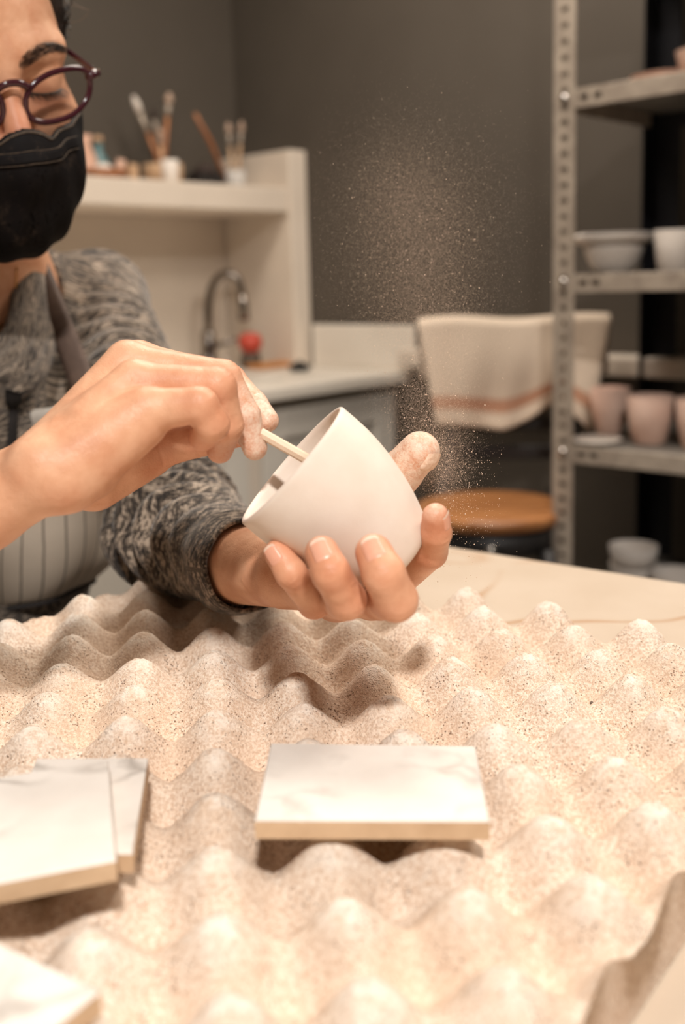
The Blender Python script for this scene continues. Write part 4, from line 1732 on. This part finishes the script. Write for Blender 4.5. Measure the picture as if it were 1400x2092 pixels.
# ---------------------------------------------------------------- hair, lashes, brow, necklace
def make_hair():
    def hs(p):
        q = head_local(p)
        d = ellip(q, (0, .020, .044), (.0825, .096, .090))
        ang = np.arctan2(q[:, 0], q[:, 1] - .02)
        d = d + .0011 * np.sin(ang * 60 + q[:, 2] * 50) + .0008 * np.sin(q[:, 2] * 300 + ang * 20)
        cutp = -(q[:, 1] + .046 + .25 * (q[:, 2] - .035)) * .9
        d = smax(d, cutp, .006)
        return smax(d, -(q[:, 2] + .045), .006)
    c = H(0, .02, .04)
    v, q = surface(hs, c - .125, c + .125, .0026, 1.8)
    hair = link('hair', np_mesh('hair', v, q), 'dark_hair', person)
    hair['label'] = 'dark brown hair pulled back from the forehead'
    r = random.Random(3)
    b = MB()
    for k in range(70):
        z = r.uniform(.0, .10)
        y0 = -.036 - .45 * (z - .035) + r.uniform(-.004, .006)
        for s in (-1, 1):
            x0 = .0725 * math.sqrt(max(.02, 1 - ((z - .036) / .09) ** 2))
            pts = [H(s * (x0 - .004 + r.uniform(0, .004)), y0, z), H(s * (x0 + .006 + r.uniform(0, .003)), y0 + .02, z + r.uniform(-.006, .004)),
                   H(s * (x0 + .009 + r.uniform(0, .004)), y0 + .045, z + r.uniform(-.012, .004)), H(s * (x0 + .006), y0 + .075, z - .012)]
            b.tube(catmull(pts, 7), .0005, n=4)
    b.build('hair_strands', 'dark_hair', hair, True)['kind'] = 'stuff'
    b = MB()
    for (x, y, d, dx, dy) in ((118, 8, .77, 66, 14), (125, 14, .77, 50, 4), (128, 50, .78, 52, -22)):
        pts = [P(x - 10, y, d), P(x + dx * .35, y - 4, d), P(x + dx * .7, y + dy * .4, d), P(x + dx, y + dy, d)]
        b.tube(catmull(pts, 9), .00010, n=4)
    b.build('stray_hairs', 'light_hair', hair, True)['kind'] = 'stuff'
    # eyelashes along the lowered lids and eyebrow hairs
    lash = MB()
    browb = MB()
    for s in (-1, 1):
        edge = [H(s * x, 0, 0) for x in (0,)]
        pts = [H(s * (.031 + dx), -.0795 + abs(dx) ** 2 * 28, -.0052 - .0022 * math.cos(dx / .0145 * 1.4)) for dx in np.linspace(-.0135, .0145, 13)]
        pts = onto(head_sdf, np.array(pts), .0003)
        lash.tube(pts, [.0004] + [.0008] * 11 + [.0004], n=6)
        for k, pt in enumerate(pts):
            t = k / 12
            for w in range(3):
                base = pt + RNG.normal(0, .0004, 3)
                tip = base + HR @ np.array([s * (.0015 + .004 * t + RNG.normal(0, .0006)), -.0055, -.0040])
                lash.tube([base, (base + tip) / 2 + HR @ np.array([0, -.0004, -.0006]), tip], [.00022, .00018, .00005], n=3)
        ba, be = [], []
        for k in range(220):
            tb = RNG.uniform(0, 1)
            mid = .0155 + .0115 * math.sin(tb * 2.3) - .004 * tb
            wid = .0056 * (1 - .6 * tb)
            x = .011 + .043 * tb
            z = mid + RNG.uniform(-wid, wid)
            ba.append(H(s * x, -.09 + x * x * 8, z))
            be.append(HR @ np.array([s * (.0035 + .002 * tb), 0, .0035 * (.7 - 1.2 * tb)]))
        ba = onto(head_sdf, np.array(ba), .0002)
        be = onto(head_sdf, ba + np.array(be), .0009)
        for a, e in zip(ba, be):
            browb.tube([a, (a + e) / 2, e], [.00016, .00015, .00006], n=3)
    lash.build('eyelashes', 'dark_hair', person)['kind'] = 'stuff'
    browb.build('eyebrows', 'dark_hair', person)['kind'] = 'stuff'
    nk = catmull(seen_on(neck_sdf, [(34, 545), (32, 590), (27, 635), (17, 657), (-4, 668), (-40, 672)], .78, .001), 20)
    ch = MB().tube(nk, .0008, n=6).build('necklace', 'gold', person, True)
    pd = seen_on(neck_sdf, [(19, 655)], .78, .003)[0]
    MB().lathe(pd - np.array([0, 0, .004]), [0, 0, 1], [(0, .001), (.001, .003), (.004, .0042), (.007, .003), (.008, .001)], n=10).build('pendant', 'chrome', ch, True)


make_hair()


# ---------------------------------------------------------------- legs and stool (below the table top)
def make_legs():
    def ts(p):
        d = rcone(p, PC - BL * .07, PC + BL * .07, .120, .120)
        for s in (-1, 1):
            hip = PC + BL * (.085 * s) - ZX * .005
            kn = hip + BF * .40 + BL * (.03 * s) - ZX * .03
            ft = np.array([kn[0], kn[1], .09]) - BF * .05
            d = smin(d, rcone(p, hip, kn, .082, .060), .03)
            d = smin(d, rcone(p, kn, ft, .060, .044), .02)
            d = smin(d, rcone(p, ft - ZX * .045, ft + BF * .15 - ZX * .055, .040, .033), .02)
        return d
    lo = PC - [.45, .75, 0.66]
    hi = PC + [.65, .35, .13]
    v, q = surface(ts, lo, hi, .009)
    link('trousers', np_mesh('trousers', v, q), 'trousers_cloth', person)


make_legs()
st = thing('potter_stool', (PC[0], PC[1], 0), 'dark round stool the potter sits on', 'stool')
sc_ = np.array([PC[0], PC[1], 0]) - BF * .01
MB().lathe(sc_ + ZX * .505, ZX, [(0, .14), (.004, .155), (.024, .158), (.032, .15), (.034, .05), (.034, 0)], n=36).build('seat', 'black_paint', st, True)
for k in range(4):
    a = math.radians(45 + 90 * k)
    dv = np.array([math.cos(a), math.sin(a), 0])
    MB().tube([sc_ + dv * .10 + ZX * .51, sc_ + dv * .19 + ZX * .006], .013, n=10).build('leg', 'dark_metal', st, True)
ring = [sc_ + np.array([math.cos(a), math.sin(a), 0]) * .165 + ZX * .16 for a in np.linspace(0, 2 * math.pi, 33)[:-1]]
MB().tube(ring, .008, n=8, closed=True).build('foot_ring', 'dark_metal', st, True)

# ================================================================== SINK CORNER AND SHELF
def hitA(px, py, a):
    """point on the plane a = const of the room seen at a pixel"""
    q = P(px, py, 1.0) - CAM
    return CAM + q * (((K + AX * a - CAM) @ AX) / (q @ AX))


def hitB(px, py, b):
    q = P(px, py, 1.0) - CAM
    return CAM + q * (((K + BX * b - CAM) @ BX) / (q @ BX))


ZW = 0.895     # worktop height


def on_top(px, a):
    q = hitA(px, 740, a)
    return np.array([q[0], q[1], ZW + .0004])


t = thing('base_cabinet', W(.3, .9, 0), 'white kitchen base cabinet with framed doors under the worktop', 'cabinet')
rbox('body', 0.003, 0.555, 0.003, 1.9, 0.08, ZW - 0.045, 'white_lacquer', t)
rbox('plinth', 0.003, 0.50, 0.003, 1.9, 0.0, 0.08, 'brown_and_gap_shade', t)
rbox('top_gap_shade', 0.003, 0.55, 0.003, 1.9, ZW - 0.045, ZW - 0.03, 'brown_and_gap_shade', t)  # dark-coloured strip painted in as the shadow beneath the worktop
for (b0, b1) in ((0.03, 0.475), (0.515, 0.97), (0.98, 1.42), (1.43, 1.88)):
    d = MB()
    z0, z1 = 0.09, ZW - 0.055
    fr = 0.065
    for (q0, q1, y0, y1) in ((b0, b0 + fr, z0, z1), (b1 - fr, b1, z0, z1), (b0 + fr, b1 - fr, z0, z0 + fr), (b0 + fr, b1 - fr, z1 - fr, z1)):
        d.box(W(0.556, q0, y0), AX * .022, BX * (q1 - q0), ZX * (y1 - y0), .003)
    dr = d.build('door', 'white_lacquer', t)
    rbox('door_panel', 0.556, 0.566, b0 + fr - .004, b1 - fr + .004, z0 + fr - .004, z1 - fr + .004, 'white_lacquer', dr, .002)
rbox('stile', 0.555, 0.572, 0.478, 0.512, 0.09, ZW - .055, 'white_board', t)

t = tag(rbox('worktop', 0.003, 0.605, 0.003, 1.92, ZW - 0.03, ZW, 'worktop_white', None, .004), 'white worktop of the sink corner', 'worktop')
tag(rbox('upstand', 0.29, 0.63, 0.002, 0.022, ZW + .0005, 1.005, 'worktop_white', None, .003), 'low white splashback standing on the worktop against the back wall', 'splashback')
tag(rbox('splash_panel', 0.002, 0.012, 0.07, 1.9, ZW + .0005, 1.294, 'white_board', None, .002), 'white splash panel behind the tap', 'splashback')
tag(rbox('wall_ledge', 0.635, RA - .02, 0.002, 0.085, 0.912, 0.952, 'white_board', None, .004), 'long white ledge on the back wall behind the draped towel', 'ledge')

t = thing('wall_shelf', W(.13, .8, 1.294), 'thick white wall shelf with a tall end panel over the sink', 'shelf')
rbox('shelf_board', 0.003, 0.265, 0.0665, 1.9, 1.295, 1.356, 'white_board', t, .003)
rbox('end_panel', 0.003, 0.272, 0.003, 0.066, ZW + .0008, 1.452, 'white_board', t, .003)

# tap
tb = on_top(428, .085)
t = thing('tap', tb, 'chrome gooseneck kitchen tap behind the sink', 'tap')
ri = unit(RC * np.array([1, 1, 0]))
MB().lathe(tb, ZX, [(0, .026), (.006, .027), (.012, .020), (.05, .019), (.095, .018), (.10, .013)], n=20).build('base', 'tap_metal', t, True)
nk = catmull([tb + ZX * .095, tb + ZX * .17 + ri * .004, tb + ZX * .225 + ri * .022, tb + ZX * .248 + ri * .055, tb + ZX * .232 + ri * .085, tb + ZX * .195 + ri * .094], 22)
MB().tube(nk, .0105, n=12).build('gooseneck', 'tap_metal', t, True)
MB().tube([tb + ZX * .200 + ri * .094, tb + ZX * .165 + ri * .096, tb + ZX * .125 + ri * .097], [.0125, .0145, .0155], n=14).build('spray_head', 'tap_metal', t, True)
MB().tube([tb + ZX * .06 + ri * .015, tb + ZX * .066 + ri * .045, tb + ZX * .078 + ri * .075], [.007, .006, .005], n=10).build('lever', 'tap_metal', t, True)
# sink rim set into the worktop
sk = thing('sink', W(.3, .62, ZW), 'white inset sink in the worktop beside the tap', 'sink')
s = MB()
for (a0, a1, b0, b1) in ((.10, .52, .34, .36), (.10, .52, .88, .90), (.10, .12, .36, .88), (.50, .52, .36, .88)):
    s.box(W(a0, b0, ZW + .0006), AX * (a1 - a0), BX * (b1 - b0), ZX * .008, .002)
s.build('rim', 'white_lacquer', sk)
MB().lathe(W(.31, .62, ZW + .0006), ZX, [(0, .03), (.003, .03), (.004, .02), (.002, .0)], n=20).build('drain', 'chrome', sk, True)

# things beside the tap
q = on_top(513, .18)
t = thing('brush_stand', q, 'red dish brush head in a brown stand beside the tap', 'dish brush')
MB().lathe(q, ZX, [(0, .026), (.002, .028), (.035, .027), (.04, .023), (.035, .018), (.005, .016), (.005, 0)], n=20).build('stand', 'brown_and_gap_shade', t, True)
MB().lathe(q + ZX * .034, ZX, [(0, .010), (.008, .020), (.025, .031), (.042, .032), (.056, .022), (.06, 0)], n=20).build('brush_head', 'red_plastic', t, True)
q = on_top(458, .15)
o = MB().lathe(q, ZX, [(0, .020), (.003, .023), (.026, .024), (.034, .020), (.036, .012), (.036, 0)], n=20).build('soap_tin', 'galvanised', None, True)
tag(o, 'small grey round tin at the foot of the tap', 'tin')
q = on_top(545, .22)
o = MB().box(q - AX * .03 + BX * .05, AX * .06, -BX * .13, ZX * .014, .004).build('draining_board', 'amber_wood', None)
tag(o, 'low amber wooden board lying on the worktop', 'board')
q = on_top(612, .36)
o = MB().lathe(q, ZX, [(0, .018), (.004, .026), (.012, .027), (.018, .020), (.020, .008), (.026, .006), (.027, 0)], n=20).build('sink_plug', 'black_rubber', None, True)
tag(o, 'small black rubber plug on the worktop by the end panel', 'plug')


# ---------------------------------------------------------------- things on the wall shelf
ZS = 1.3562


def on_shelf(px, a):
    q = hitA(px, 360, a)
    return np.array([q[0], q[1], ZS])


def pot(parent, base, r0, r1, h, mat, wall=.003, name='pot', belly=0.0):
    pr = [(0, r0 * .9), (.002, r0), (h * .5, (r0 + r1) / 2 + belly), (h, r1), (h, r1 - wall), (h * .5, (r0 + r1) / 2 + belly - wall), (.006, r0 - wall), (.006, 0)]
    return MB().lathe(base, ZX, pr, n=28).build(name, mat, parent, True)


def brush(base, tip, label, bristle='bristle', handle='brush_wood', r=.0045, bl=.03, up=True):
    """paint brush standing in a pot, bristles up"""
    base, tip = np.array(base, float), np.array(tip, float)
    d = unit(tip - base)
    L = np.linalg.norm(tip - base)
    t = thing('paint_brush', base, label, 'brush', 'brushes on the wall shelf')
    MB().tube([base, base + d * L * .35, base + d * (L - bl * 2)], [r * .6, r, r * .8], n=10).build('handle', handle, t, True)
    MB().tube([base + d * (L - bl * 2), base + d * (L - bl)], [r * .85, r * 1.15], n=10).build('ferrule', 'galvanised', t, True)
    MB().tube([base + d * (L - bl), base + d * (L - bl * .5), tip], [r * 1.2, r * 1.7, r * .7], n=10).build('bristles', bristle, t, True)


q = on_shelf(334, .11)
tag(pot(None, q, .046, .050, .056, 'pale_wood', name='brush_pot'), 'wide beige pot full of brushes on the wall shelf', 'pot')
for (px, py, lb, bm, hm, r, bl) in (
        (272, 196, 'long brush with pale bristles leaning left in the beige pot', 'white_clay', 'brush_wood', .006, .045),
        (346, 190, 'brush with a thick pinkish head upright in the beige pot', 'bristle', 'brush_wood', .0065, .028),
        (312, 222, 'brush with dark bristles behind others in the beige pot', 'dark_bristle', 'brush_wood', .005, .03),
        (326, 262, 'short pale handled brush in the middle of the beige pot', 'bristle', 'pale_wood', .006, .02)):
    b0 = q + ZX * .008 + unit(RC * np.array([1, 1, 0])) * ((px - 320) / 60 * -.012)
    tp = hitA(px, py, {272: .09, 346: .13, 312: .07, 326: .12}[px])
    brush(b0, tp, lb, bm, hm, r, bl)
q = on_shelf(348, .2)
tag(pot(None, q, .019, .021, .055, 'white_clay', name='small_cup'), 'small white cup in front of the beige brush pot', 'cup')
q = on_shelf(420, .13)
t = thing('dark_box', q, 'dark brown box with a crumpled black cloth on the wall shelf', 'box')
MB().box(q - BX * .038 - AX * .03, BX * .076, AX * .06, ZX * .038, .003).build('carton', 'black_paint', t)
MB().lathe(q + ZX * .037, ZX, [(0, .030), (.008, .034), (.018, .022), (.026, .012), (.028, 0)], n=11).build('cloth', 'dark_bristle', t, True)
q = on_shelf(480, .15)
t = thing('glass_jar', q, 'clear glass jar with two pale brushes by the end panel', 'jar')
pot(t, q, .027, .029, .05, 'jar_glass', .002, 'jar')
brush(q + ZX * .004 - ri * .006, hitA(466, 250, .15), 'left of the two pale brushes in the glass jar', 'bristle', 'pale_wood', .005, .03)
brush(q + ZX * .004 + ri * .004, hitA(494, 248, .15), 'right of the two pale brushes in the glass jar', 'bristle', 'pale_wood', .005, .03)
q2 = q + ri * -.016 + ZX * .006
st_ = MB().tube([q2, hitA(430, 290, .15), hitA(398, 232, .15)], [.006, .0065, .005], n=10).build('wooden_stick', 'brush_wood', None, True)
tag(st_, 'long brown wooden stick leaning out of the glass jar', 'stick')
q = on_shelf(212, .16)
t = thing('wooden_dish', q, 'shallow brown wooden dish holding a white ball of clay', 'dish')
MB().lathe(q, ZX, [(0, .034), (.003, .04), (.022, .056), (.026, .055), (.010, .036), (.009, 0)], n=28).build('dish', 'brush_wood', t, True)
o = MB().lathe(q + ZX * .0095, ZX, [(0, .010), (.006, .019), (.016, .0235), (.026, .019), (.032, .010), (.033, 0)], n=22).build('clay_ball', 'white_clay', None, True)
tag(o, 'shiny white round lump in the brown wooden dish', 'clay lump')
q = on_shelf(204, .07)
t = thing('teal_bottle', q, 'muted teal bottle behind the wooden dish', 'bottle')
MB().lathe(q, ZX, [(0, .020), (.003, .023), (.06, .023), (.078, .011), (.10, .010), (.10, 0)], n=20).build('bottle', 'teal_glaze', t, True)
MB().lathe(q + ZX * .1005, ZX, [(0, .012), (.015, .012), (.017, 0)], n=16).build('cap', 'pale_wood', t, True)
q = on_shelf(240, .09)
o = MB().tube([q, q + ZX * .03 + ri * .004, q + ZX * .062 + ri * .012], [.010, .009, .011], n=12).build('clay_stamp', 'bisque_clay', None, True)
tag(o, 'small pinkish clay stamp between the dish and the block', 'stamp')
q = on_shelf(270, .15)
o = MB().box(q - BX * .012 - AX * .012, BX * .024, AX * .024, ZX * .046, .003).build('wood_block', 'pale_wood', None)
tag(o, 'small upright pale wooden block left of the brush pot', 'block')
q = on_shelf(176, .1)
t = thing('tan_vase', q, 'tan clay vase partly hidden behind the mask', 'vase')
MB().lathe(q, ZX, [(0, .02), (.03, .032), (.06, .026), (.09, .014), (.11, .018), (.11, .014), (.09, .010), (.06, .02), (.01, .015), (.01, 0)], n=24).build('vase_body', 'bisque_clay', t, True)

# ================================================================== STOOL WITH TOWEL
SZ = 0.70
SP = onz(1003, 1030, SZ)
AW = unit(np.array([SP[0] - 0.0, SP[1] - 0.0, 0.0]))        # away from the viewer
SR = np.array([AW[1], -AW[0], 0])                            # to the right
t = thing('bar_stool', (SP[0], SP[1], 0), 'dark stool with a round brown wooden seat under the towel', 'stool')
MB().lathe(SP - ZX * .028, ZX, [(0, .115), (.004, .136), (.018, .141), (.026, .138), (.028, .12), (.026, .085), (.025, 0)], n=44).build('seat', 'seat_wood', t, True)
MB().lathe(SP - ZX * .075, ZX, [(0, .11), (.004, .125), (.044, .13), (.046, .05), (.046, 0)], n=36).build('seat_base', 'black_paint', t, True)
for (sx, sy) in ((-1, -1), (1, -1), (1, 1), (-1, 1)):
    top = SP + SR * (.10 * sx) + AW * (.10 * sy) - ZX * .06
    bot = np.array([SP[0], SP[1], .004]) + SR * (.125 * sx) + AW * (.125 * sy)
    MB().tube([top, bot], .014, n=10).build('leg', 'black_paint', t, True)
rg = [np.array([SP[0], SP[1], .25]) + (SR * math.cos(a) + AW * math.sin(a)) * .158 for a in np.linspace(0, 2 * math.pi, 37)[:-1]]
MB().tube(rg, .008, n=8, closed=True).build('foot_ring', 'chrome', t, True)
bolt = SP - ZX * .055 - AW * .127
MB().lathe(bolt, -AW, [(0, .010), (.004, .010), (.007, .006), (.008, 0)], n=14).build('bolt', 'chrome', t, True)
BP = SP + AW * .16 + SR * .040
for s in (-1, 1):
    pts = [SP + SR * (.105 * s) + AW * .10 - ZX * .05, BP + SR * (.118 * s) + ZX * .10, BP + AW * .02 + SR * (.128 * s) + ZX * .31]
    MB().tube(catmull(pts, 12), .0125, n=10).build('back_post', 'black_paint', t, True)
for z, hh in ((.055, .014), (.115, .012)):
    MB().box(BP - SR * .115 + ZX * z + AW * .004, SR * .23, AW * .012, ZX * (hh * 2), .003).build('back_slat', 'black_paint', t)
BARZ = SZ + .315
BAR = [BP + AW * (.02 + .02 * math.cos(s * 1.5)) - AW * .02 + SR * (.185 * s) + ZX * .312 for s in np.linspace(-1, 1, 17)]
MB().tube(BAR, .013, n=10).build('top_rail', 'black_paint', t, True)


def make_towel():
    nu, nv = 61, 41
    g = np.zeros((nu, nv, 3))
    kn = np.zeros((nu, nv, 3))
    for i in range(nu):
        u = i / (nu - 1)
        s = -1.0 + 2.05 * u
        top = BP + AW * (.02 * math.cos(min(abs(s), 1) * 1.5)) + SR * (.180 * s) + ZX * (.330 + .004 * math.sin(u * 9))
        ln = .198 + .012 * math.sin(min(u, .7) * math.pi * 1.4) - .040 * max(0, (u - .42) / .36) ** 1.4 * (u < .78) - .040 * (u >= .78) * (1 - (u - .78) / .22 * 1.4)
        for j in range(nv):
            v = j / (nv - 1)
            if v < .25:                       # back flap rising to the rail
                k = 1 - v / .25
                p = top + AW * (.020) - ZX * (.11 * k)
                w = 0.0
            elif v < .35:                     # over the rail
                a = (v - .25) / .10 * math.pi
                p = top + AW * (.020 * math.cos(a)) + ZX * (.010 * math.sin(a))
                w = 0.02
            else:
                w = (v - .35) / .65
                taper = (u - .5) * .030 * w
                sag = .008 + .010 * math.sin(w * 5.0 - 3.0 * (u - .4) ** 2 * 6 + u * 2.0) * w * math.sin(u * math.pi)
                p = top - AW * (.020 + .010 * w + sag + .004 * math.sin(u * 26 + 3 * w) * w) - ZX * (ln * w) - SR * (taper * 2.4)
            g[i, j] = p
            kn[i, j] = (u, w, 0)
    v, q = grid_mesh(g)
    o = link('towel', np_mesh('towel', v, q, None, {'knit': kn.reshape(-1, 3)}), 'towel_cloth')
    md = o.modifiers.new('thickness', 'SOLIDIFY')
    md.thickness = .004
    md.offset = 1
    return tag(o, 'cream towel with a rust stripe draped over the stool back', 'towel')


make_towel()

# ================================================================== METAL RACK
RA0, RA1, RB0, RB1 = 1.262, 2.17, 0.41, 0.045
rack = thing('metal_rack', W((RA0 + RA1) / 2, .23, 0), 'galvanised slotted-angle rack with four shelves of pottery', 'rack')


def slotted(o, wdir, nrm, width, z0, z1, pitch, hw, hh):
    """strip with a column of slots; o = lower corner"""
    b = MB()
    n = int((z1 - z0) / pitch)
    for k in range(n):
        zb = z0 + k * pitch
        c = [o + ZX * zb, o + wdir * width + ZX * zb, o + wdir * width + ZX * (zb + pitch), o + ZX * (zb + pitch)]
        m = o + wdir * (width / 2) + ZX * (zb + pitch / 2)
        hole = []
        for (sx, sy) in ((-1, -.6), (-.7, -1), (.7, -1), (1, -.6), (1, .6), (.7, 1), (-.7, 1), (-1, .6)):
            hole.append(m + wdir * (sx * hw) + ZX * (sy * hh))
        for lay in (0, 1):
            vs = [q - nrm * (.0018 * lay) for q in c + hole]
            fs = [(0, 1, 6, 5), (1, 2, 8, 7), (1, 7, 6), (2, 3, 10, 9), (2, 9, 8), (3, 0, 4, 11), (3, 11, 10), (0, 5, 4)]
            b.add(vs, fs if lay == 0 else [f[::-1] for f in fs])
        vs = hole + [q - nrm * .0018 for q in hole]
        b.add(vs, [(i, 8 + i, 8 + (i + 1) % 8, (i + 1) % 8) for i in range(8)])
    return b


for (a, b, da, db, mat) in ((RA0, RB0, 1, -1, 'galvanised'), (RA1, RB0, -1, -1, 'galvanised'), (RA0, RB1, 1, 1, 'dark_metal'), (RA1, RB1, -1, 1, 'dark_metal')):
    w = .040 if mat == 'galvanised' else .052
    if mat == 'dark_metal':
        MB().box(W(a, b, .003), AX * da * w, BX * db * .002, ZX * 1.977).box(W(a, b, .003), AX * da * .002, BX * db * w, ZX * 1.977).build('post', mat, rack)
        continue
    f1 = slotted(W(a, b, 0), AX * da, BX * (-db), w, .003, 1.98, .0255, .0075, .0042)
    f2 = slotted(W(a, b, 0), BX * db, AX * (-da), w, .003, 1.98, .0255, .0075, .0042)
    f1.add(f2.v, f2.f)
    f1.build('post', mat, rack)
SHZ = [.55, .826, 1.118, 1.418, 1.72]
for z in SHZ:
    sh = MB()
    sh.box(W(RA0 + .004, RB0 - .004, z - .003), AX * (RA1 - RA0 - .008), -BX * (RB0 - RB1 - .008), ZX * .003)
    so = sh.build('shelf', 'shelf_steel', rack)
    lip = MB()
    L = RA1 - RA0 - .05
    lip.box(W(RA0 + .041, RB0 - .004, z - .030), AX * (.008), BX * .003, ZX * .030)
    x = RA0 + .049
    for k in range(2):               # two bolt holes next to the post
        lip.box(W(x, RB0 - .004, z - .030), AX * .014, BX * .003, ZX * .010)
        lip.box(W(x, RB0 - .004, z - .010), AX * .014, BX * .003, ZX * .010)
        lip.box(W(x + .014, RB0 - .004, z - .030), AX * .010, BX * .003, ZX * .030)
        x += .024
    lip.box(W(x, RB0 - .004, z - .030), AX * (RA1 - .041 - x), BX * .003, ZX * .030, .0008)
    lip.build('front_lip', 'galvanised', so)
    for (b, s, mat) in ((RB1 + .001, -1, 'dark_metal'),):
        MB().box(W(RA0 + .041, b, z - .030), AX * L, BX * .003, ZX * .030).build('rear_lip', mat, so)
    for a in (RA0 + .003, RA1 - .006):
        MB().box(W(a, RB1 + .03, z - .030), AX * .003, BX * (RB0 - RB1 - .07), ZX * .027).build('side_lip', 'galvanised', so)
    MB().lathe(W(RA0 + .020, RB0, z - .014), BX, [(0, .0085), (.003, .0085), (.006, .0055), (.0065, 0)], n=12).build('bolt', 'chrome', so, True)


def rk(px, z, b):
    q = hitB(px, 600, b)
    return np.array([q[0], q[1], z + .0004])


# plates on the upper shelf
q = rk(1352, SHZ[3], .22)
for k in range(4):
    o = MB().lathe(q + ZX * (k * .0075) + ri * (.004 * math.sin(k * 2.1)), ZX, [(0, .045), (.002, .05), (.004, .062 - .004 * k), (.009, .078 - .006 * k), (.0105, .077 - .006 * k), (.0072, .060 - .004 * k), (.0068, 0)], n=36).build('clay_plate', 'bisque_clay', None, True)
    tag(o, ['lowest plate of the clay stack on the upper rack shelf', 'second plate from the bottom of the clay stack', 'third plate from the bottom of the clay stack', 'topmost plate of the clay stack on the upper rack shelf'][k], 'plate', 'plates on the rack')
q = rk(1425, SHZ[3], .24)
tag(pot(None, q, .03, .045, .06, 'bisque_clay', name='clay_pot'), 'clay pot cut by the right edge beside the plate stack', 'pot')
# bowl with a plate on it, and a white cup
q = rk(1253, SHZ[2], .27)
o = MB().lathe(q, ZX, [(0, .028), (.003, .032), (.014, .042), (.034, .050), (.048, .0525), (.048, .049), (.030, .045), (.012, .034), (.008, 0)], n=36).build('clay_bowl', 'white_clay', None, True)
tag(o, 'white clay bowl under an upturned plate on the rack', 'bowl', 'pottery on the middle rack shelf')
o = MB().lathe(q + ZX * .0485, ZX, [(0, .040), (.002, .058), (.008, .070), (.014, .0735), (.018, .0715), (.021, .060), (.022, .03), (.022, 0)], n=40).build('clay_plate', 'white_clay', None, True)
tag(o, 'thick pale plate lying on the white bowl', 'plate', 'pottery on the middle rack shelf')
q = rk(1381, SHZ[2], .30)
tag(pot(None, q, .031, .038, .068, 'white_clay', .003, 'clay_cup'), 'white tapered cup beside the covered bowl', 'cup', 'pottery on the middle rack shelf')
# pink tumblers
q = rk(1250, SHZ[1], .26)
tag(pot(None, q, .023, .036, .085, 'pink_clay', .003, 'clay_tumbler', .003), 'pink clay tumbler standing farther back on the lower shelf', 'tumbler', 'pink tumblers on the rack')
q = rk(1333, SHZ[1], .32)
tag(pot(None, q, .028, .040, .083, 'pink_clay', .003, 'clay_tumbler', .002), 'larger pale pink tumbler in front on the lower shelf', 'tumbler', 'pink tumblers on the rack')
q = rk(1437, SHZ[1], .32)
tag(pot(None, q, .028, .040, .083, 'pink_clay', .003, 'clay_tumbler', .002), 'pink tumbler cut by the right edge of the picture', 'tumbler', 'pink tumblers on the rack')
q = rk(1222, SHZ[1], .365)
o = MB().lathe(q, ZX, [(0, .02), (.002, .03), (.006, .044), (.008, .043), (.005, .028), (.004, 0)], n=30).build('saucer', 'white_clay', None, True)
tag(o, 'flat white saucer at the front of the lower rack shelf', 'saucer')
# bowls on the bottom shelf
for (px, b, h, r0, r1, lb) in ((1306, .24, .032, .034, .046, 'lower bowl of the white pair on the bottom rack shelf'), (1395, .27, .040, .032, .046, 'white bowl cut by the right edge on the bottom shelf')):
    q = rk(px, SHZ[0], b)
    tag(pot(None, q, r0, r1, h, 'white_clay', .003, 'clay_bowl'), lb, 'bowl', 'bowls on the bottom rack shelf')
q = rk(1304, SHZ[0], .24) + ZX * .0325
tag(pot(None, q, .040, .0455, .034, 'white_clay', .003, 'clay_bowl'), 'upper bowl of the white pair on the bottom rack shelf', 'bowl', 'bowls on the bottom rack shelf')

# ================================================================== CLAY DUST IN THE AIR
def make_dust():
    path = np.array([P(905, 985, .56), P(880, 860, .575), P(868, 740, .60), P(862, 620, .625), P(850, 520, .65), P(845, 430, .66), P(850, 370, .67)])
    c = catmull(path, 60)
    N1, N2 = 5500, 180000
    n = N1 + N2
    t = RNG.beta(0.95, 0.9, n)
    i = np.clip((t * 59).astype(int), 0, 59)
    wid = np.interp(t, [0, .2, .5, .8, 1.0], [.007, .013, .021, .027, .020])
    g = RNG.normal(0, 1, (n, 3)) * wid[:, None]
    # curl the cloud into wisps
    sw = np.stack([.012 * np.sin(t * 17 + 1), .012 * np.cos(t * 13), .006 * np.sin(t * 21)], 1) * t[:, None]
    p = c[i] + g + sw
    sz = np.where(np.arange(n) < N1, RNG.gamma(2.0, .00004, n) + .00006, RNG.uniform(.00004, .00008, n))
    # falling grains below the thumb
    m = 900
    u = RNG.uniform(0, 1, m)
    pf = np.array([P(930, 880, .55)]) + u[:, None] * (P(945, 1130, .55) - P(930, 880, .55)) + RNG.normal(0, 1, (m, 3)) * .011
    p = np.vstack([p, pf])
    sz = np.concatenate([sz, RNG.gamma(2.0, .00004, m) + .00006])
    base = np.array([[1, 1, 1], [1, -1, -1], [-1, 1, -1], [-1, -1, 1]]) * .8
    v = p[:, None, :] + base[None] * sz[:, None, None]
    f = np.array([[0, 1, 2], [0, 3, 1], [0, 2, 3], [1, 3, 2]])
    q = (np.arange(len(p)) * 4)[:, None, None] + f[None]
    o = link('dust_cloud', np_mesh('dust_cloud', v.reshape(-1, 3), q.reshape(-1, 3)), 'dust_mote')
    tag(o, 'drifting plume of fine clay dust rising beside the cup', 'dust', None, 'stuff')


make_dust()
